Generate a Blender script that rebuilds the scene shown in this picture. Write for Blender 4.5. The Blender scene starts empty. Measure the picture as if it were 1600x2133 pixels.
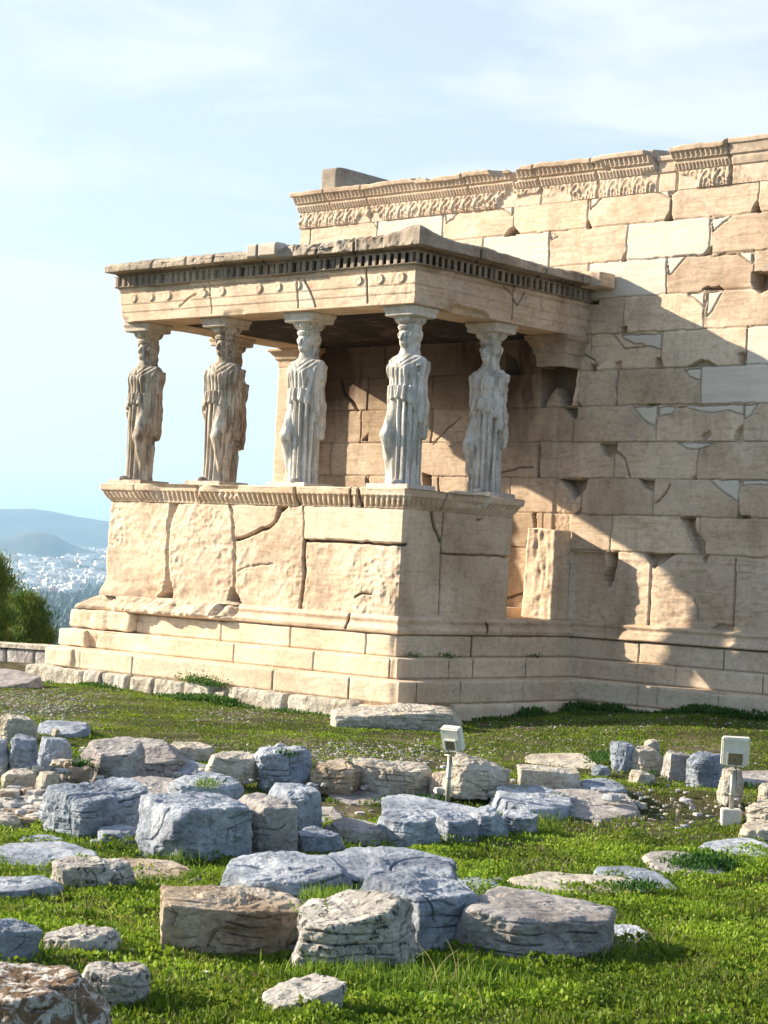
import bpy, math, random
import numpy as np
from mathutils import Vector, Matrix
R = math.radians
rng = np.random.default_rng(7)
random.seed(7)
scene = bpy.context.scene
COL = scene.collection

# ------------------------------------------------------------------ camera
CAM = np.array([15.7717, -18.0743, -0.9462]); YAW, PITCH, ROLL, FPX = 0.7273, 0.0267, 0.0515, 4080.07
_f = np.array([-math.sin(YAW)*math.cos(PITCH), math.cos(YAW)*math.cos(PITCH), math.sin(PITCH)])
_rt = np.array([math.cos(YAW), math.sin(YAW), 0.0]); _up = np.cross(_rt, _f)
_r = _rt*math.cos(ROLL)+_up*math.sin(ROLL); _u = -_rt*math.sin(ROLL)+_up*math.cos(ROLL)
cd = bpy.data.cameras.new('camera'); cam = bpy.data.objects.new('camera', cd); COL.objects.link(cam)
cd.sensor_fit = 'HORIZONTAL'; cd.sensor_width = 36.0; cd.lens = FPX/1600*36.0
cd.clip_start = 0.5; cd.clip_end = 60000
cam.matrix_world = Matrix(((_r[0], _u[0], -_f[0], CAM[0]), (_r[1], _u[1], -_f[1], CAM[1]), (_r[2], _u[2], -_f[2], CAM[2]), (0, 0, 0, 1)))
scene.camera = cam
def ray(U, V): return _f+_r*(U-800)/FPX-_u*(V-1066.5)/FPX
def aty(U, V, y): d = ray(U, V); return CAM+d*(y-CAM[1])/d[1]
def atx(U, V, x): d = ray(U, V); return CAM+d*(x-CAM[0])/d[0]
def atz(U, V, z): d = ray(U, V); return CAM+d*(z-CAM[2])/d[2]
def atd(U, V, dist): return CAM+ray(U, V)*dist

# ------------------------------------------------------------------ light
SUNDIR = Vector((-1.0, -0.43, 0.452)).normalized()          # towards the sun
EL = math.asin(SUNDIR.z); AZ = math.atan2(SUNDIR.x, SUNDIR.y)
sl = bpy.data.lights.new('sun', 'SUN'); sl.energy = 5.0; sl.angle = R(0.55); sl.color = (1.0, 0.86, 0.67)
so = bpy.data.objects.new('sun', sl); COL.objects.link(so)
so.rotation_euler = SUNDIR.to_track_quat('Z', 'Y').to_euler(); so.location = (-60, -30, 60)
w = bpy.data.worlds.new('World'); scene.world = w; w.use_nodes = True
nt = w.node_tree; nt.nodes.clear()
def nd(nt, typ, **k):
    n = nt.nodes.new(typ)
    for a, b in k.items(): setattr(n, a, b)
    return n
out = nd(nt, 'ShaderNodeOutputWorld'); sky = nd(nt, 'ShaderNodeTexSky', sky_type='NISHITA', sun_disc=False)
sky.sun_elevation = EL; sky.sun_rotation = AZ; sky.altitude = 150; sky.air_density = 1.0; sky.dust_density = 1.0; sky.ozone_density = 2.4
bg = nd(nt, 'ShaderNodeBackground'); bg.inputs[1].default_value = 0.085
tc = nd(nt, 'ShaderNodeTexCoord'); mp = nd(nt, 'ShaderNodeMapping'); mp.inputs['Scale'].default_value = (1.3, 1.3, 6.0)
mp.inputs['Rotation'].default_value = (R(6), R(-5), R(20)); mp.inputs['Location'].default_value = (0.35, 0.1, 0.22)
n1 = nd(nt, 'ShaderNodeTexNoise'); n1.inputs['Scale'].default_value = 3.4; n1.inputs['Detail'].default_value = 9; n1.inputs['Roughness'].default_value = 0.55; n1.inputs['Distortion'].default_value = 0.5
cr = nd(nt, 'ShaderNodeValToRGB'); cr.color_ramp.elements[0].position = 0.40; cr.color_ramp.elements[1].position = 0.57
cr.color_ramp.elements[0].color = (0.52, 0.52, 0.52, 1); cr.color_ramp.elements[1].color = (0.92, 0.92, 0.92, 1)
mixc = nd(nt, 'ShaderNodeMixRGB'); cloud = (4.5, 4.8, 5.1, 1); mixc.inputs[2].default_value = cloud
L = nt.links
L.new(tc.outputs['Generated'], mp.inputs[0]); L.new(mp.outputs[0], n1.inputs[0]); L.new(n1.outputs[0], cr.inputs[0])
dt = nd(nt, 'ShaderNodeVectorMath', operation='DOT_PRODUCT'); dt.inputs[1].default_value = (-0.66, 0.74, 0.12); L.new(tc.outputs['Generated'], dt.inputs[0])
mr = nd(nt, 'ShaderNodeMapRange'); mr.inputs['From Min'].default_value = 0.1; mr.inputs['From Max'].default_value = 0.8; mr.inputs['To Min'].default_value = 0.30; L.new(dt.outputs['Value'], mr.inputs['Value'])
mm = nd(nt, 'ShaderNodeMath', operation='MULTIPLY'); L.new(cr.outputs[0], mm.inputs[0]); L.new(mr.outputs[0], mm.inputs[1]); L.new(mm.outputs[0], mixc.inputs[0]); L.new(sky.outputs[0], mixc.inputs[1]); L.new(mixc.outputs[0], bg.inputs[0]); L.new(bg.outputs[0], out.inputs[0])
vs = scene.view_settings; vs.view_transform = 'Standard'; vs.look = 'None'; vs.exposure = 1.36; vs.gamma = 1.0
scene.render.engine = 'CYCLES'
scene.cycles.volume_bounces = 0

# ------------------------------------------------------------------ helpers
def tag(o, label=None, cat=None, group=None, kind=None):
    if label: o['label'] = label
    if cat: o['category'] = cat
    if group: o['group'] = group
    if kind: o['kind'] = kind
    return o
def empty(name, loc=(0, 0, 0), rz=0.0):
    o = bpy.data.objects.new(name, None); COL.objects.link(o); o.location = loc; o.rotation_euler.z = rz; o.empty_display_size = 0.2
    return o
def mesh(name, V, Fc, mat, parent=None, smooth=True, attrs=None, loc=None):
    V = np.ascontiguousarray(V, dtype=np.float32)
    me = bpy.data.meshes.new(name)
    if isinstance(Fc, np.ndarray):
        Fc = np.ascontiguousarray(Fc, dtype=np.int32); k = Fc.shape[1]; nf = len(Fc)
        me.vertices.add(len(V)); me.vertices.foreach_set('co', V.ravel())
        me.loops.add(nf*k); me.loops.foreach_set('vertex_index', Fc.ravel())
        me.polygons.add(nf); me.polygons.foreach_set('loop_start', np.arange(0, nf*k, k, dtype=np.int32))
        me.polygons.foreach_set('loop_total', np.full(nf, k, dtype=np.int32))
    else:
        me.from_pydata(V.tolist(), [], Fc)
    me.update(calc_edges=True); me.validate()
    me.polygons.foreach_set('use_smooth', np.full(len(me.polygons), smooth, dtype=bool))
    if attrs:
        for kx, a in attrs.items():
            if a.ndim == 1:
                at = me.attributes.new(kx, 'FLOAT', 'POINT'); at.data.foreach_set('value', a.astype(np.float32))
            else:
                at = me.color_attributes.new(kx, 'FLOAT_COLOR', 'POINT'); at.data.foreach_set('color', a.astype(np.float32).ravel())
    me.materials.append(mat)
    o = bpy.data.objects.new(name, me); COL.objects.link(o)
    if parent: o.parent = parent
    if loc is not None: o.location = loc
    return o
def hsh(x, y, z, s):
    h = (x.astype(np.int64)*374761393+y.astype(np.int64)*668265263+z.astype(np.int64)*2147483647+s*1274126177) & 0xFFFFFFFF
    h = ((h ^ (h >> 13))*1274126177) & 0xFFFFFFFF
    h = ((h ^ (h >> 16))*2246822519) & 0xFFFFFFFF
    return ((h ^ (h >> 15)) & 0xFFFFFF)/float(0xFFFFFF)
def vn(P, s=0):
    P = np.asarray(P, float); i = np.floor(P); f = P-i; f = f*f*(3-2*f); i = i.astype(np.int64); r = 0
    for a in (0, 1):
        for b in (0, 1):
            for c in (0, 1):
                wt = (f[..., 0] if a else 1-f[..., 0])*(f[..., 1] if b else 1-f[..., 1])*(f[..., 2] if c else 1-f[..., 2])
                r = r+wt*hsh(i[..., 0]+a, i[..., 1]+b, i[..., 2]+c, s)
    return r*2-1
def fbm(P, sc=1.0, o=4, s=0, g=0.5):
    P = np.asarray(P, float)*sc; r = 0; a = 1.0; t = 0
    for k in range(o): r = r+a*vn(P, s+k*17); t += a; a *= g; P = P*2.03+11.3
    return r/t
def ridged(P, sc=1.0, o=4, s=0):
    P = np.asarray(P, float)*sc; r = 0; a = 1.0; t = 0
    for k in range(o): r = r+a*(1-np.abs(vn(P, s+k*17))*2.2); t += a; a *= 0.5; P = P*2.03+7.7
    return r/t
def sst(a, b, x): t = np.clip((x-a)/(b-a), 0, 1); return t*t*(3-2*t)
def segd(U, Z, pl):
    d = np.full(U.shape, 1e9)
    for (a, b), (c, e) in zip(pl[:-1], pl[1:]):
        dx, dz = c-a, e-b; l2 = dx*dx+dz*dz+1e-12
        t = np.clip(((U-a)*dx+(Z-b)*dz)/l2, 0, 1); d = np.minimum(d, np.hypot(U-a-t*dx, Z-b-t*dz))
    return d
def inpoly(U, Z, pl):
    r = np.zeros(U.shape, bool); n = len(pl)
    for i in range(n):
        x1, y1 = pl[i]; x2, y2 = pl[(i+1) % n]
        c = ((y1 > Z) != (y2 > Z)) & (U < (x2-x1)*(Z-y1)/((y2-y1)+1e-15)+x1); r ^= c
    return r
def box(name, a, b, mat, parent=None, bev=0.0, rough=0.0, seed=0):
    a = np.array(a, float); b = np.array(b, float)
    V = [[(a, b)[i][0], (a, b)[j][1], (a, b)[k][2]] for i in (0, 1) for j in (0, 1) for k in (0, 1)]
    Fc = [(0, 1, 3, 2), (4, 6, 7, 5), (0, 4, 5, 1), (2, 3, 7, 6), (0, 2, 6, 4), (1, 5, 7, 3)]
    o = mesh(name, np.array(V), Fc, mat, parent, smooth=False)
    if bev > 0:
        import bmesh
        bm = bmesh.new(); bm.from_mesh(o.data)
        bmesh.ops.bevel(bm, geom=bm.edges[:], offset=bev, segments=2, affect='EDGES'); bm.to_mesh(o.data); bm.free()
    return o

# ------------------------------------------------------------------ materials
def new_mat(name, rough=0.85, spec=0.25):
    m = bpy.data.materials.new(name); m.use_nodes = True; t = m.node_tree
    b = t.nodes['Principled BSDF']; b.inputs['Roughness'].default_value = rough
    b.inputs['Specular IOR Level'].default_value = spec
    return m, t, b
def noise(t, vec, sc, det=5, ro=0.55, dist=0.0):
    n = nd(t, 'ShaderNodeTexNoise'); n.inputs['Scale'].default_value = sc; n.inputs['Detail'].default_value = det
    n.inputs['Roughness'].default_value = ro; n.inputs['Distortion'].default_value = dist; t.links.new(vec, n.inputs['Vector']); return n.outputs[0]
def ramp(t, fac, stops):
    r = nd(t, 'ShaderNodeValToRGB'); e = r.color_ramp.elements
    while len(e) < len(stops): e.new(0.5)
    for i, (p, c) in enumerate(stops):
        e[i].position = p; e[i].color = (c if len(c) == 4 else (*c, 1)) if not isinstance(c, (int, float)) else (c, c, c, 1)
    t.links.new(fac, r.inputs[0]); return r.outputs[0]
def mix(t, fac, a, b, typ='MIX'):
    m = nd(t, 'ShaderNodeMixRGB', blend_type=typ)
    for i, x in enumerate((fac, a, b)):
        if isinstance(x, (int, float)): m.inputs[i].default_value = x if i == 0 else (x, x, x, 1)
        elif isinstance(x, tuple): m.inputs[i].default_value = (*x, 1) if len(x) == 3 else x
        else: t.links.new(x, m.inputs[i])
    return m.outputs[0]
def mapping(t, vec, scale=(1, 1, 1), rot=(0, 0, 0)):
    m = nd(t, 'ShaderNodeMapping'); m.inputs['Scale'].default_value = scale; m.inputs['Rotation'].default_value = rot; t.links.new(vec, m.inputs[0]); return m.outputs[0]
def bump(t, b, h, st=0.4, dist=0.02, prev=None):
    n = nd(t, 'ShaderNodeBump'); n.inputs['Strength'].default_value = st; n.inputs['Distance'].default_value = dist
    t.links.new(h, n.inputs['Height'])
    if prev is not None: t.links.new(prev, n.inputs['Normal'])
    t.links.new(n.outputs[0], b.inputs['Normal']); return n.outputs[0]
def attr(t, name):
    a = nd(t, 'ShaderNodeAttribute', attribute_name=name); return a
def geo(t): return nd(t, 'ShaderNodeNewGeometry').outputs['Position']
def obco(t): return nd(t, 'ShaderNodeTexCoord').outputs['Object']

def marble(name, old1, old2, old3, newc, stain=(0.2, 0.13, 0.08), grime=0.5, veins=0.6):
    m, t, b = new_mat(name)
    P = geo(t)
    big = noise(t, P, 0.9, 6, 0.6, 0.3)
    base = ramp(t, big, [(0.32, old1), (0.52, old2), (0.72, old3)])
    tone = attr(t, 'tone').outputs['Fac']
    base = mix(t, 1.0, base, ramp(t, tone, [(0.0, (0.70, 0.66, 0.60)), (0.5, (0.95, 0.94, 0.93)), (1.0, (1.15, 1.12, 1.06))]), 'MULTIPLY')
    cell = attr(t, 'cell').outputs['Fac']
    va = nd(t, 'ShaderNodeVectorMath', operation='ADD'); cm = nd(t, 'ShaderNodeVectorMath', operation='SCALE'); cm.inputs[0].default_value = (3.1, 7.7, 9.3); t.links.new(cell, cm.inputs['Scale']); t.links.new(P, va.inputs[0]); t.links.new(cm.outputs[0], va.inputs[1]); PC = va.outputs[0]
    vA = mapping(t, PC, (0.45, 0.45, 3.0), (R(8), R(-7), 0)); vB = mapping(t, PC, (0.5, 0.5, 3.2), (R(4), R(24), 0))
    vm_ = nd(t, 'ShaderNodeMixRGB'); gt = nd(t, 'ShaderNodeMath', operation='GREATER_THAN'); gt.inputs[1].default_value = 7.0; t.links.new(cell, gt.inputs[0]); t.links.new(gt.outputs[0], vm_.inputs[0]); t.links.new(vA, vm_.inputs[1]); t.links.new(vB, vm_.inputs[2]); vec = vm_.outputs[0]
    vn1 = noise(t, vec, 2.6, 10, 0.68, 2.4)
    base = mix(t, veins, base, ramp(t, vn1, [(0.38, (0.58, 0.48, 0.38)), (0.45, (0.95, 0.93, 0.91)), (0.6, (1.05, 1.05, 1.05)), (0.78, (0.86, 0.78, 0.7))]), 'MULTIPLY')
    fine = noise(t, P, 14, 8, 0.7, 0.4)
    base = mix(t, 0.8, base, ramp(t, fine, [(0.3, (0.66, 0.62, 0.57)), (0.5, (1, 1, 1)), (0.75, (1.12, 1.1, 1.08))]), 'MULTIPLY')
    drip = noise(t, mapping(t, P, (2.0, 2.0, 0.45)), 1.6, 6, 0.6, 0.2)
    gm = ramp(t, drip, [(0.52, 0.0), (0.75, grime*.8)])
    base = mix(t, gm, base, stain)
    spots = noise(t, P, 38, 4, 0.6)
    base = mix(t, ramp(t, spots, [(0.64, 0.0), (0.74, 0.6)]), base, (stain[0]*0.9, stain[1]*0.9, stain[2]*0.9))
    nw = mix(t, 0.5, newc, ramp(t, noise(t, mapping(t, P, (1, 1, 2), (0, R(35), 0)), 2.0, 6, 0.6, 1.0), [(0.35, (newc[0]*0.8, newc[1]*0.82, newc[2]*0.84)), (0.6, newc)]))
    rust = noise(t, mapping(t, PC, (1, 1, 1.8), (0, R(20), 0)), 1.5, 9, 0.72, 0.8)
    base = mix(t, ramp(t, rust, [(0.54, 0.0), (0.66, 0.32)]), base, (0.42, 0.26, 0.16))
    grey = noise(t, mapping(t, PC, (1, 1, 1.3)), 2.3, 10, 0.75, 0.6)
    base = mix(t, ramp(t, grey, [(0.56, 0.0), (0.64, 0.38)]), base, (0.36, 0.33, 0.29))
    a = attr(t, 'newm').outputs['Fac']
    base = mix(t, a, base, nw)
    da = attr(t, 'dark').outputs['Fac']
    base = mix(t, da, base, (0.085, 0.048, 0.028))
    t.links.new(base, b.inputs['Base Color'])
    h1 = mix(t, 0.5, vn1, fine)
    h = mix(t, a, h1, (0.5, 0.5, 0.5))
    n = bump(t, b, h, 0.6, 0.02)
    bump(t, b, noise(t, P, 90, 3, 0.6), 0.25, 0.004, n)
    return m
M_STONE = marble('weathered_marble', (0.52, 0.395, 0.285), (0.69, 0.55, 0.415), (0.79, 0.665, 0.525), (0.70, 0.62, 0.515), veins=0.4)
M_STEP = marble('step_marble', (0.60, 0.475, 0.35), (0.71, 0.59, 0.45), (0.78, 0.68, 0.55), (0.74, 0.66, 0.55), grime=0.22, veins=0.3)
M_SHADE = marble('shade_dark_marble', (0.02, 0.015, 0.011), (0.035, 0.025, 0.018), (0.06, 0.045, 0.03), (0.2, 0.17, 0.14), stain=(0.03, 0.02, 0.015), grime=0.6)  # ceiling marble with the deep porch shade put into its colour
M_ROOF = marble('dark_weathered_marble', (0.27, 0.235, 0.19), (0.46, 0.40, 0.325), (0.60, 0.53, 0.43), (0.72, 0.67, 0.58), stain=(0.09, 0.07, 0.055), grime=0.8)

def statue_mat(name, c1, c2, c3, dirt, amt):
    m, t, b = new_mat(name); P = geo(t)
    base = ramp(t, noise(t, P, 2.5, 6, 0.6, 0.5), [(0.35, c1), (0.5, c2), (0.68, c3)])
    st = noise(t, mapping(t, P, (9, 9, 1.1)), 1.6, 7, 0.65, 0.3)
    base = mix(t, ramp(t, st, [(0.44, 0.0), (0.60, amt)]), base, dirt)
    base = mix(t, 0.6, base, ramp(t, noise(t, P, 26, 6, 0.7), [(0.32, (0.62, 0.62, 0.64)), (0.52, (1, 1, 1)), (0.7, (1.15, 1.14, 1.12))]), 'MULTIPLY')
    t.links.new(base, b.inputs['Base Color'])
    n = bump(t, b, noise(t, P, 40, 6, 0.65), 0.5, 0.012); return m
M_ST_PALE = statue_mat('pale_statue_marble', (0.50, 0.475, 0.43), (0.66, 0.63, 0.575), (0.75, 0.73, 0.68), (0.28, 0.25, 0.21), 0.75)
M_ST_BROWN = statue_mat('brown_statue_marble', (0.36, 0.30, 0.225), (0.52, 0.455, 0.365), (0.63, 0.59, 0.51), (0.16, 0.115, 0.08), 0.85)

M_ABA = statue_mat('capital_marble', (0.52, 0.48, 0.42), (0.64, 0.60, 0.53), (0.70, 0.67, 0.61), (0.40, 0.34, 0.27), 0.25)
M_ABB = statue_mat('brown_capital_marble', (0.42, 0.36, 0.28), (0.54, 0.47, 0.38), (0.62, 0.57, 0.48), (0.25, 0.19, 0.14), 0.35)
def rock_mat(name, c1, c2, c3, spotc, spot=0.4, thr=0.56, crev=(0.08, 0.07, 0.06), ssc=9):
    m, t, b = new_mat(name, 0.92, 0.15); P = geo(t)
    base = ramp(t, noise(t, P, 2.2, 8, 0.62, 0.4), [(0.34, c1), (0.5, c2), (0.66, c3)])
    base = mix(t, 0.75, base, ramp(t, noise(t, P, 24, 8, 0.72, 0.3), [(0.30, (0.5, 0.5, 0.5)), (0.5, (0.98, 0.98, 0.98)), (0.72, (1.25, 1.24, 1.22))]), 'MULTIPLY')
    s = noise(t, P, ssc, 8, 0.74, 0.9)
    base = mix(t, ramp(t, s, [(thr, 0.0), (thr+0.07, spot)]), base, spotc)
    v = nd(t, 'ShaderNodeTexVoronoi', feature='DISTANCE_TO_EDGE'); v.inputs['Scale'].default_value = 2.6
    vm = mix(t, 0.35, P, nd(t, 'ShaderNodeTexNoise').outputs[1]); t.links.new(vm, v.inputs['Vector'])
    cra = ramp(t, v.outputs[0], [(0.0, 0.45), (0.012, 0.0)])
    base = mix(t, cra, base, crev)
    t.links.new(base, b.inputs['Base Color'])
    v2 = nd(t, 'ShaderNodeTexVoronoi', feature='F1'); v2.inputs['Scale'].default_value = 7.5; n9 = nd(t, 'ShaderNodeTexNoise'); n9.inputs['Scale'].default_value = 5; t.links.new(P, n9.inputs[0]); vmx = nd(t, 'ShaderNodeVectorMath', operation='ADD'); sc9 = nd(t, 'ShaderNodeVectorMath', operation='SCALE'); sc9.inputs['Scale'].default_value = 0.22; t.links.new(n9.outputs[1], sc9.inputs[0]); t.links.new(P, vmx.inputs[0]); t.links.new(sc9.outputs[0], vmx.inputs[1]); t.links.new(vmx.outputs[0], v2.inputs['Vector'])
    n = bump(t, b, v2.outputs['Distance'], 0.75, 0.06)
    n = bump(t, b, noise(t, P, 11, 10, 0.74, 0.5), 1.0, 0.045, n)
    n = bump(t, b, noise(t, P, 60, 6, 0.7), 0.6, 0.01, n)
    return m
M_RW = rock_mat('pale_limestone', (0.22, 0.255, 0.32), (0.41, 0.455, 0.53), (0.62, 0.66, 0.72), (0.13, 0.14, 0.17), 0.6, 0.56)
M_RT = rock_mat('tan_limestone', (0.34, 0.25, 0.17), (0.54, 0.435, 0.32), (0.68, 0.60, 0.50), (0.09, 0.06, 0.045), 0.85, 0.56)
M_RL = rock_mat('lichen_limestone', (0.48, 0.45, 0.41), (0.63, 0.595, 0.54), (0.74, 0.71, 0.67), (0.045, 0.045, 0.05), 0.92, 0.525, ssc=19)
M_RO = rock_mat('rusty_lichen_rock', (0.15, 0.09, 0.05), (0.27, 0.18, 0.115), (0.38, 0.29, 0.21), (0.74, 0.71, 0.66), 0.95, 0.49, ssc=15)
M_RC = rock_mat('cream_limestone', (0.46, 0.40, 0.32), (0.60, 0.545, 0.45), (0.68, 0.63, 0.55), (0.26, 0.20, 0.14), 0.45, 0.6)
M_RP = rock_mat('pinkish_limestone', (0.29, 0.265, 0.255), (0.44, 0.41, 0.395), (0.57, 0.545, 0.52), (0.25, 0.18, 0.15), 0.5, 0.58)

def plain(name, c, rough=0.6, metal=0.0, nb=0.0):
    m, t, b = new_mat(name, rough, 0.4); b.inputs['Metallic'].default_value = metal
    P = geo(t); t.links.new(mix(t, 1.0, c, ramp(t, noise(t, P, 12, 6, 0.6), [(0.3, (0.82, 0.82, 0.82)), (0.7, (1.08, 1.08, 1.08))]), 'MULTIPLY'), b.inputs['Base Color'])
    if nb: bump(t, b, noise(t, P, 120, 4, 0.6), nb, 0.003)
    return m
M_LAMPW = plain('cream_painted_housing', (0.68, 0.68, 0.60), 0.45)
M_LAMPD = plain('lamp_recess', (0.22, 0.18, 0.11), 0.6)
M_LAMPG = plain('lamp_glass', (0.30, 0.33, 0.31), 0.15)
M_POLE = plain('galvanised_pole', (0.42, 0.42, 0.36), 0.45, 0.5)
M_CONC = plain('concrete_base', (0.60, 0.59, 0.53), 0.9, 0, 0.5)
M_WIRE = plain('dark_wire', (0.05, 0.05, 0.05), 0.5)

def vc_mat(name, rough=0.8, trans=0.0, spec=0.2):
    m, t, b = new_mat(name, rough, spec); a = attr(t, 'col'); t.links.new(a.outputs['Color'], b.inputs['Base Color'])
    if trans > 0:
        tr = nd(t, 'ShaderNodeBsdfTranslucent'); t.links.new(a.outputs['Color'], tr.inputs[0]); ms = nd(t, 'ShaderNodeMixShader'); ms.inputs[0].default_value = trans
        t.links.new(b.outputs[0], ms.inputs[1]); t.links.new(tr.outputs[0], ms.inputs[2]); t.links.new(ms.outputs[0], t.nodes['Material Output'].inputs[0])
    return m
M_LEAF = vc_mat('leaf_green', 0.6, 0.35)
M_PEB = vc_mat('pebble_stone', 0.9)
# ------------------------------------------------------------------ terrain
CAMXY = CAM[:2]; FXY = np.array([-math.sin(YAW), math.cos(YAW)])
def gh(x, y):
    x = np.asarray(x, float); y = np.asarray(y, float)
    dx, dy = x-CAM[0], y-CAM[1]; fw = dx*FXY[0]+dy*FXY[1]
    P = np.stack([x, y, 0*x], -1)
    rt = dx*_rt[0]+dy*_rt[1]
    z = -2.80+0.035*fbm(P, 0.7, 3, 5)+0.015*fbm(P, 3, 2, 9)
    z = z+0.20*sst(1.0, 5.0, rt)*sst(19, 24, fw)            # rises a little towards the long wall
    z = z-0.13*sst(17.5, 16.6, fw)+0.20*sst(13, 7, fw)
    r = np.hypot(x-9, y+8)
    z = z-18*sst(24, 60, r)-72*sst(55, 420, r)
    return z
def terrain():
    C = np.array([9.0, -8.0])
    rad = np.concatenate([np.linspace(0, 26, 190), 26+np.cumsum(np.geomspace(0.3, 900, 95))])
    rad = rad[rad < 40000]; rad = np.append(rad, 40000)
    na = 420; an = np.linspace(0, 2*math.pi, na, endpoint=False)
    RR, AA = np.meshgrid(rad[1:], an, indexing='ij'); X = C[0]+RR*np.cos(AA); Y = C[1]+RR*np.sin(AA)
    Z = gh(X, Y)
    V = np.concatenate([[[C[0], C[1], float(gh(C[0], C[1]))]], np.stack([X, Y, Z], -1).reshape(-1, 3)])
    n = len(rad)-1; i = np.arange(n-1)[:, None]; j = np.arange(na)[None]; j2 = (j+1) % na
    Q = np.stack([1+i*na+j, 1+(i+1)*na+j, 1+(i+1)*na+j2, 1+i*na+j2], -1).reshape(-1, 4)
    T = np.stack([np.zeros(na, int), 1+np.arange(na), 1+(np.arange(na)+1) % na, 1+(np.arange(na)+1) % na], -1)
    m, t, b = new_mat('ground_soil', 0.95, 0.1); P = geo(t)
    n1 = noise(t, P, 0.8, 8, 0.65, 0.6); n2 = noise(t, P, 9, 8, 0.7, 0.3); n3 = noise(t, P, 45, 5, 0.7)
    c = ramp(t, n1, [(0.38, (0.035, 0.045, 0.014)), (0.52, (0.065, 0.062, 0.026)), (0.63, (0.17, 0.14, 0.095)), (0.75, (0.33, 0.29, 0.23))])
    c = mix(t, 0.8, c, ramp(t, n2, [(0.3, (0.55, 0.5, 0.42)), (0.55, (1, 1, 1)), (0.7, (1.5, 1.45, 1.35))]), 'MULTIPLY')
    c = mix(t, ramp(t, n3, [(0.6, 0.0), (0.68, 0.5)]), c, (0.45, 0.42, 0.37))
    t.links.new(c, b.inputs['Base Color']); n = bump(t, b, n2, 0.8, 0.04); bump(t, b, n3, 0.6, 0.012, n)
    o = mesh('ground', V, np.concatenate([T[:0], Q]), m)
    tag(o, kind='structure')
    # close the middle
    me = mesh('ground_centre', V[:na+1], [tuple(int(q) for q in a[:3]) for a in T], m); me.select_set(False)
    bmj = None
    import bmesh
    bm = bmesh.new(); bm.from_mesh(o.data); bm.verts.ensure_lookup_table()
    for a in T: 
        try: bm.faces.new((bm.verts[int(a[0])], bm.verts[int(a[1])], bm.verts[int(a[2])]))
        except Exception: pass
    for f in bm.faces: f.smooth = True
    bm.to_mesh(o.data); bm.free(); bpy.data.objects.remove(me)
terrain()

# far hills, built as solid ridges at their distance
def polar(U, dist, z):       # point in the direction of picture column U at a horizontal distance
    d = ray(U, 1137); h = d[:2]/np.hypot(*d[:2]); return np.array([CAM[0]+h[0]*dist, CAM[1]+h[1]*dist, z])
m_h, t_h, b_h = new_mat('hill_scrub', 0.95, 0.05)
t_h.links.new(ramp(t_h, noise(t_h, geo(t_h), 0.004, 8, 0.7), [(0.4, (0.05, 0.06, 0.05)), (0.6, (0.12, 0.11, 0.09))]), b_h.inputs['Base Color'])
def hill(name, us, zs, d0, d1, zb=-95, s=0, amp=14):
    nu, nvv = 160, 40; U = np.linspace(us[0], us[-1], nu); top = np.interp(U, us, zs)
    V = []
    for k in range(nvv):
        t = k/(nvv-1); dd = d0+(d1-d0)*t; pr = math.sin(min(1, t/0.62)*math.pi/2) if t < 0.62 else math.cos((t-0.62)/0.38*math.pi/2)
        p = np.array([polar(u, dd, 0) for u in U]); z = zb+(top-zb)*pr; z = z+amp*fbm(p, 0.0022, 5, s)*pr+amp*0.5*ridged(p, 0.004, 3, s+4)*pr*(1-pr)*2
        p[:, 2] = z; V.append(p)
    V = np.array(V).reshape(-1, 3); i = np.arange(nvv-1)[:, None]; j = np.arange(nu-1)[None]
    Q = np.stack([i*nu+j, i*nu+j+1, (i+1)*nu+j+1, (i+1)*nu+j], -1).reshape(-1, 4)
    o = mesh(name, V, Q, m_h); tag(o, kind='structure'); return o
hill('distant_mountain', [-1600, -900, -500, -200, 0, 60, 110, 150, 230, 400, 700, 1100, 1600, 2600], [150, 230, 180, 150, 168, 176, 168, 150, 132, 120, 90, 130, 100, 60], 8300, 10600, s=3)
hill('wooded_hill', [-400, -150, 20, 50, 80, 110, 150, 200, 420, 520], [-95, -20, 28, 50, 54, 46, 14, -8, -30, -95], 6400, 7300, s=8, amp=7)
def cityz(dist): return -90+84*float(sst(3600, 8600, np.array(dist)))
# rising plain under the far suburbs
def plain_mesh():
    ds = np.linspace(3000, 8900, 60); us = np.linspace(-2200, 3600, 60); V = np.array([polar(u, d, cityz(d)-1.0+2*math.sin(u*.01+d*.002)) for d in ds for u in us])
    n = 60; i = np.arange(n-1)[:, None]; j = np.arange(n-1)[None]
    Q = np.stack([i*n+j, i*n+j+1, (i+1)*n+j+1, (i+1)*n+j], -1).reshape(-1, 4)
    o = mesh('far_plain', V, Q, m_h); tag(o, kind='structure')
plain_mesh()

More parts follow.
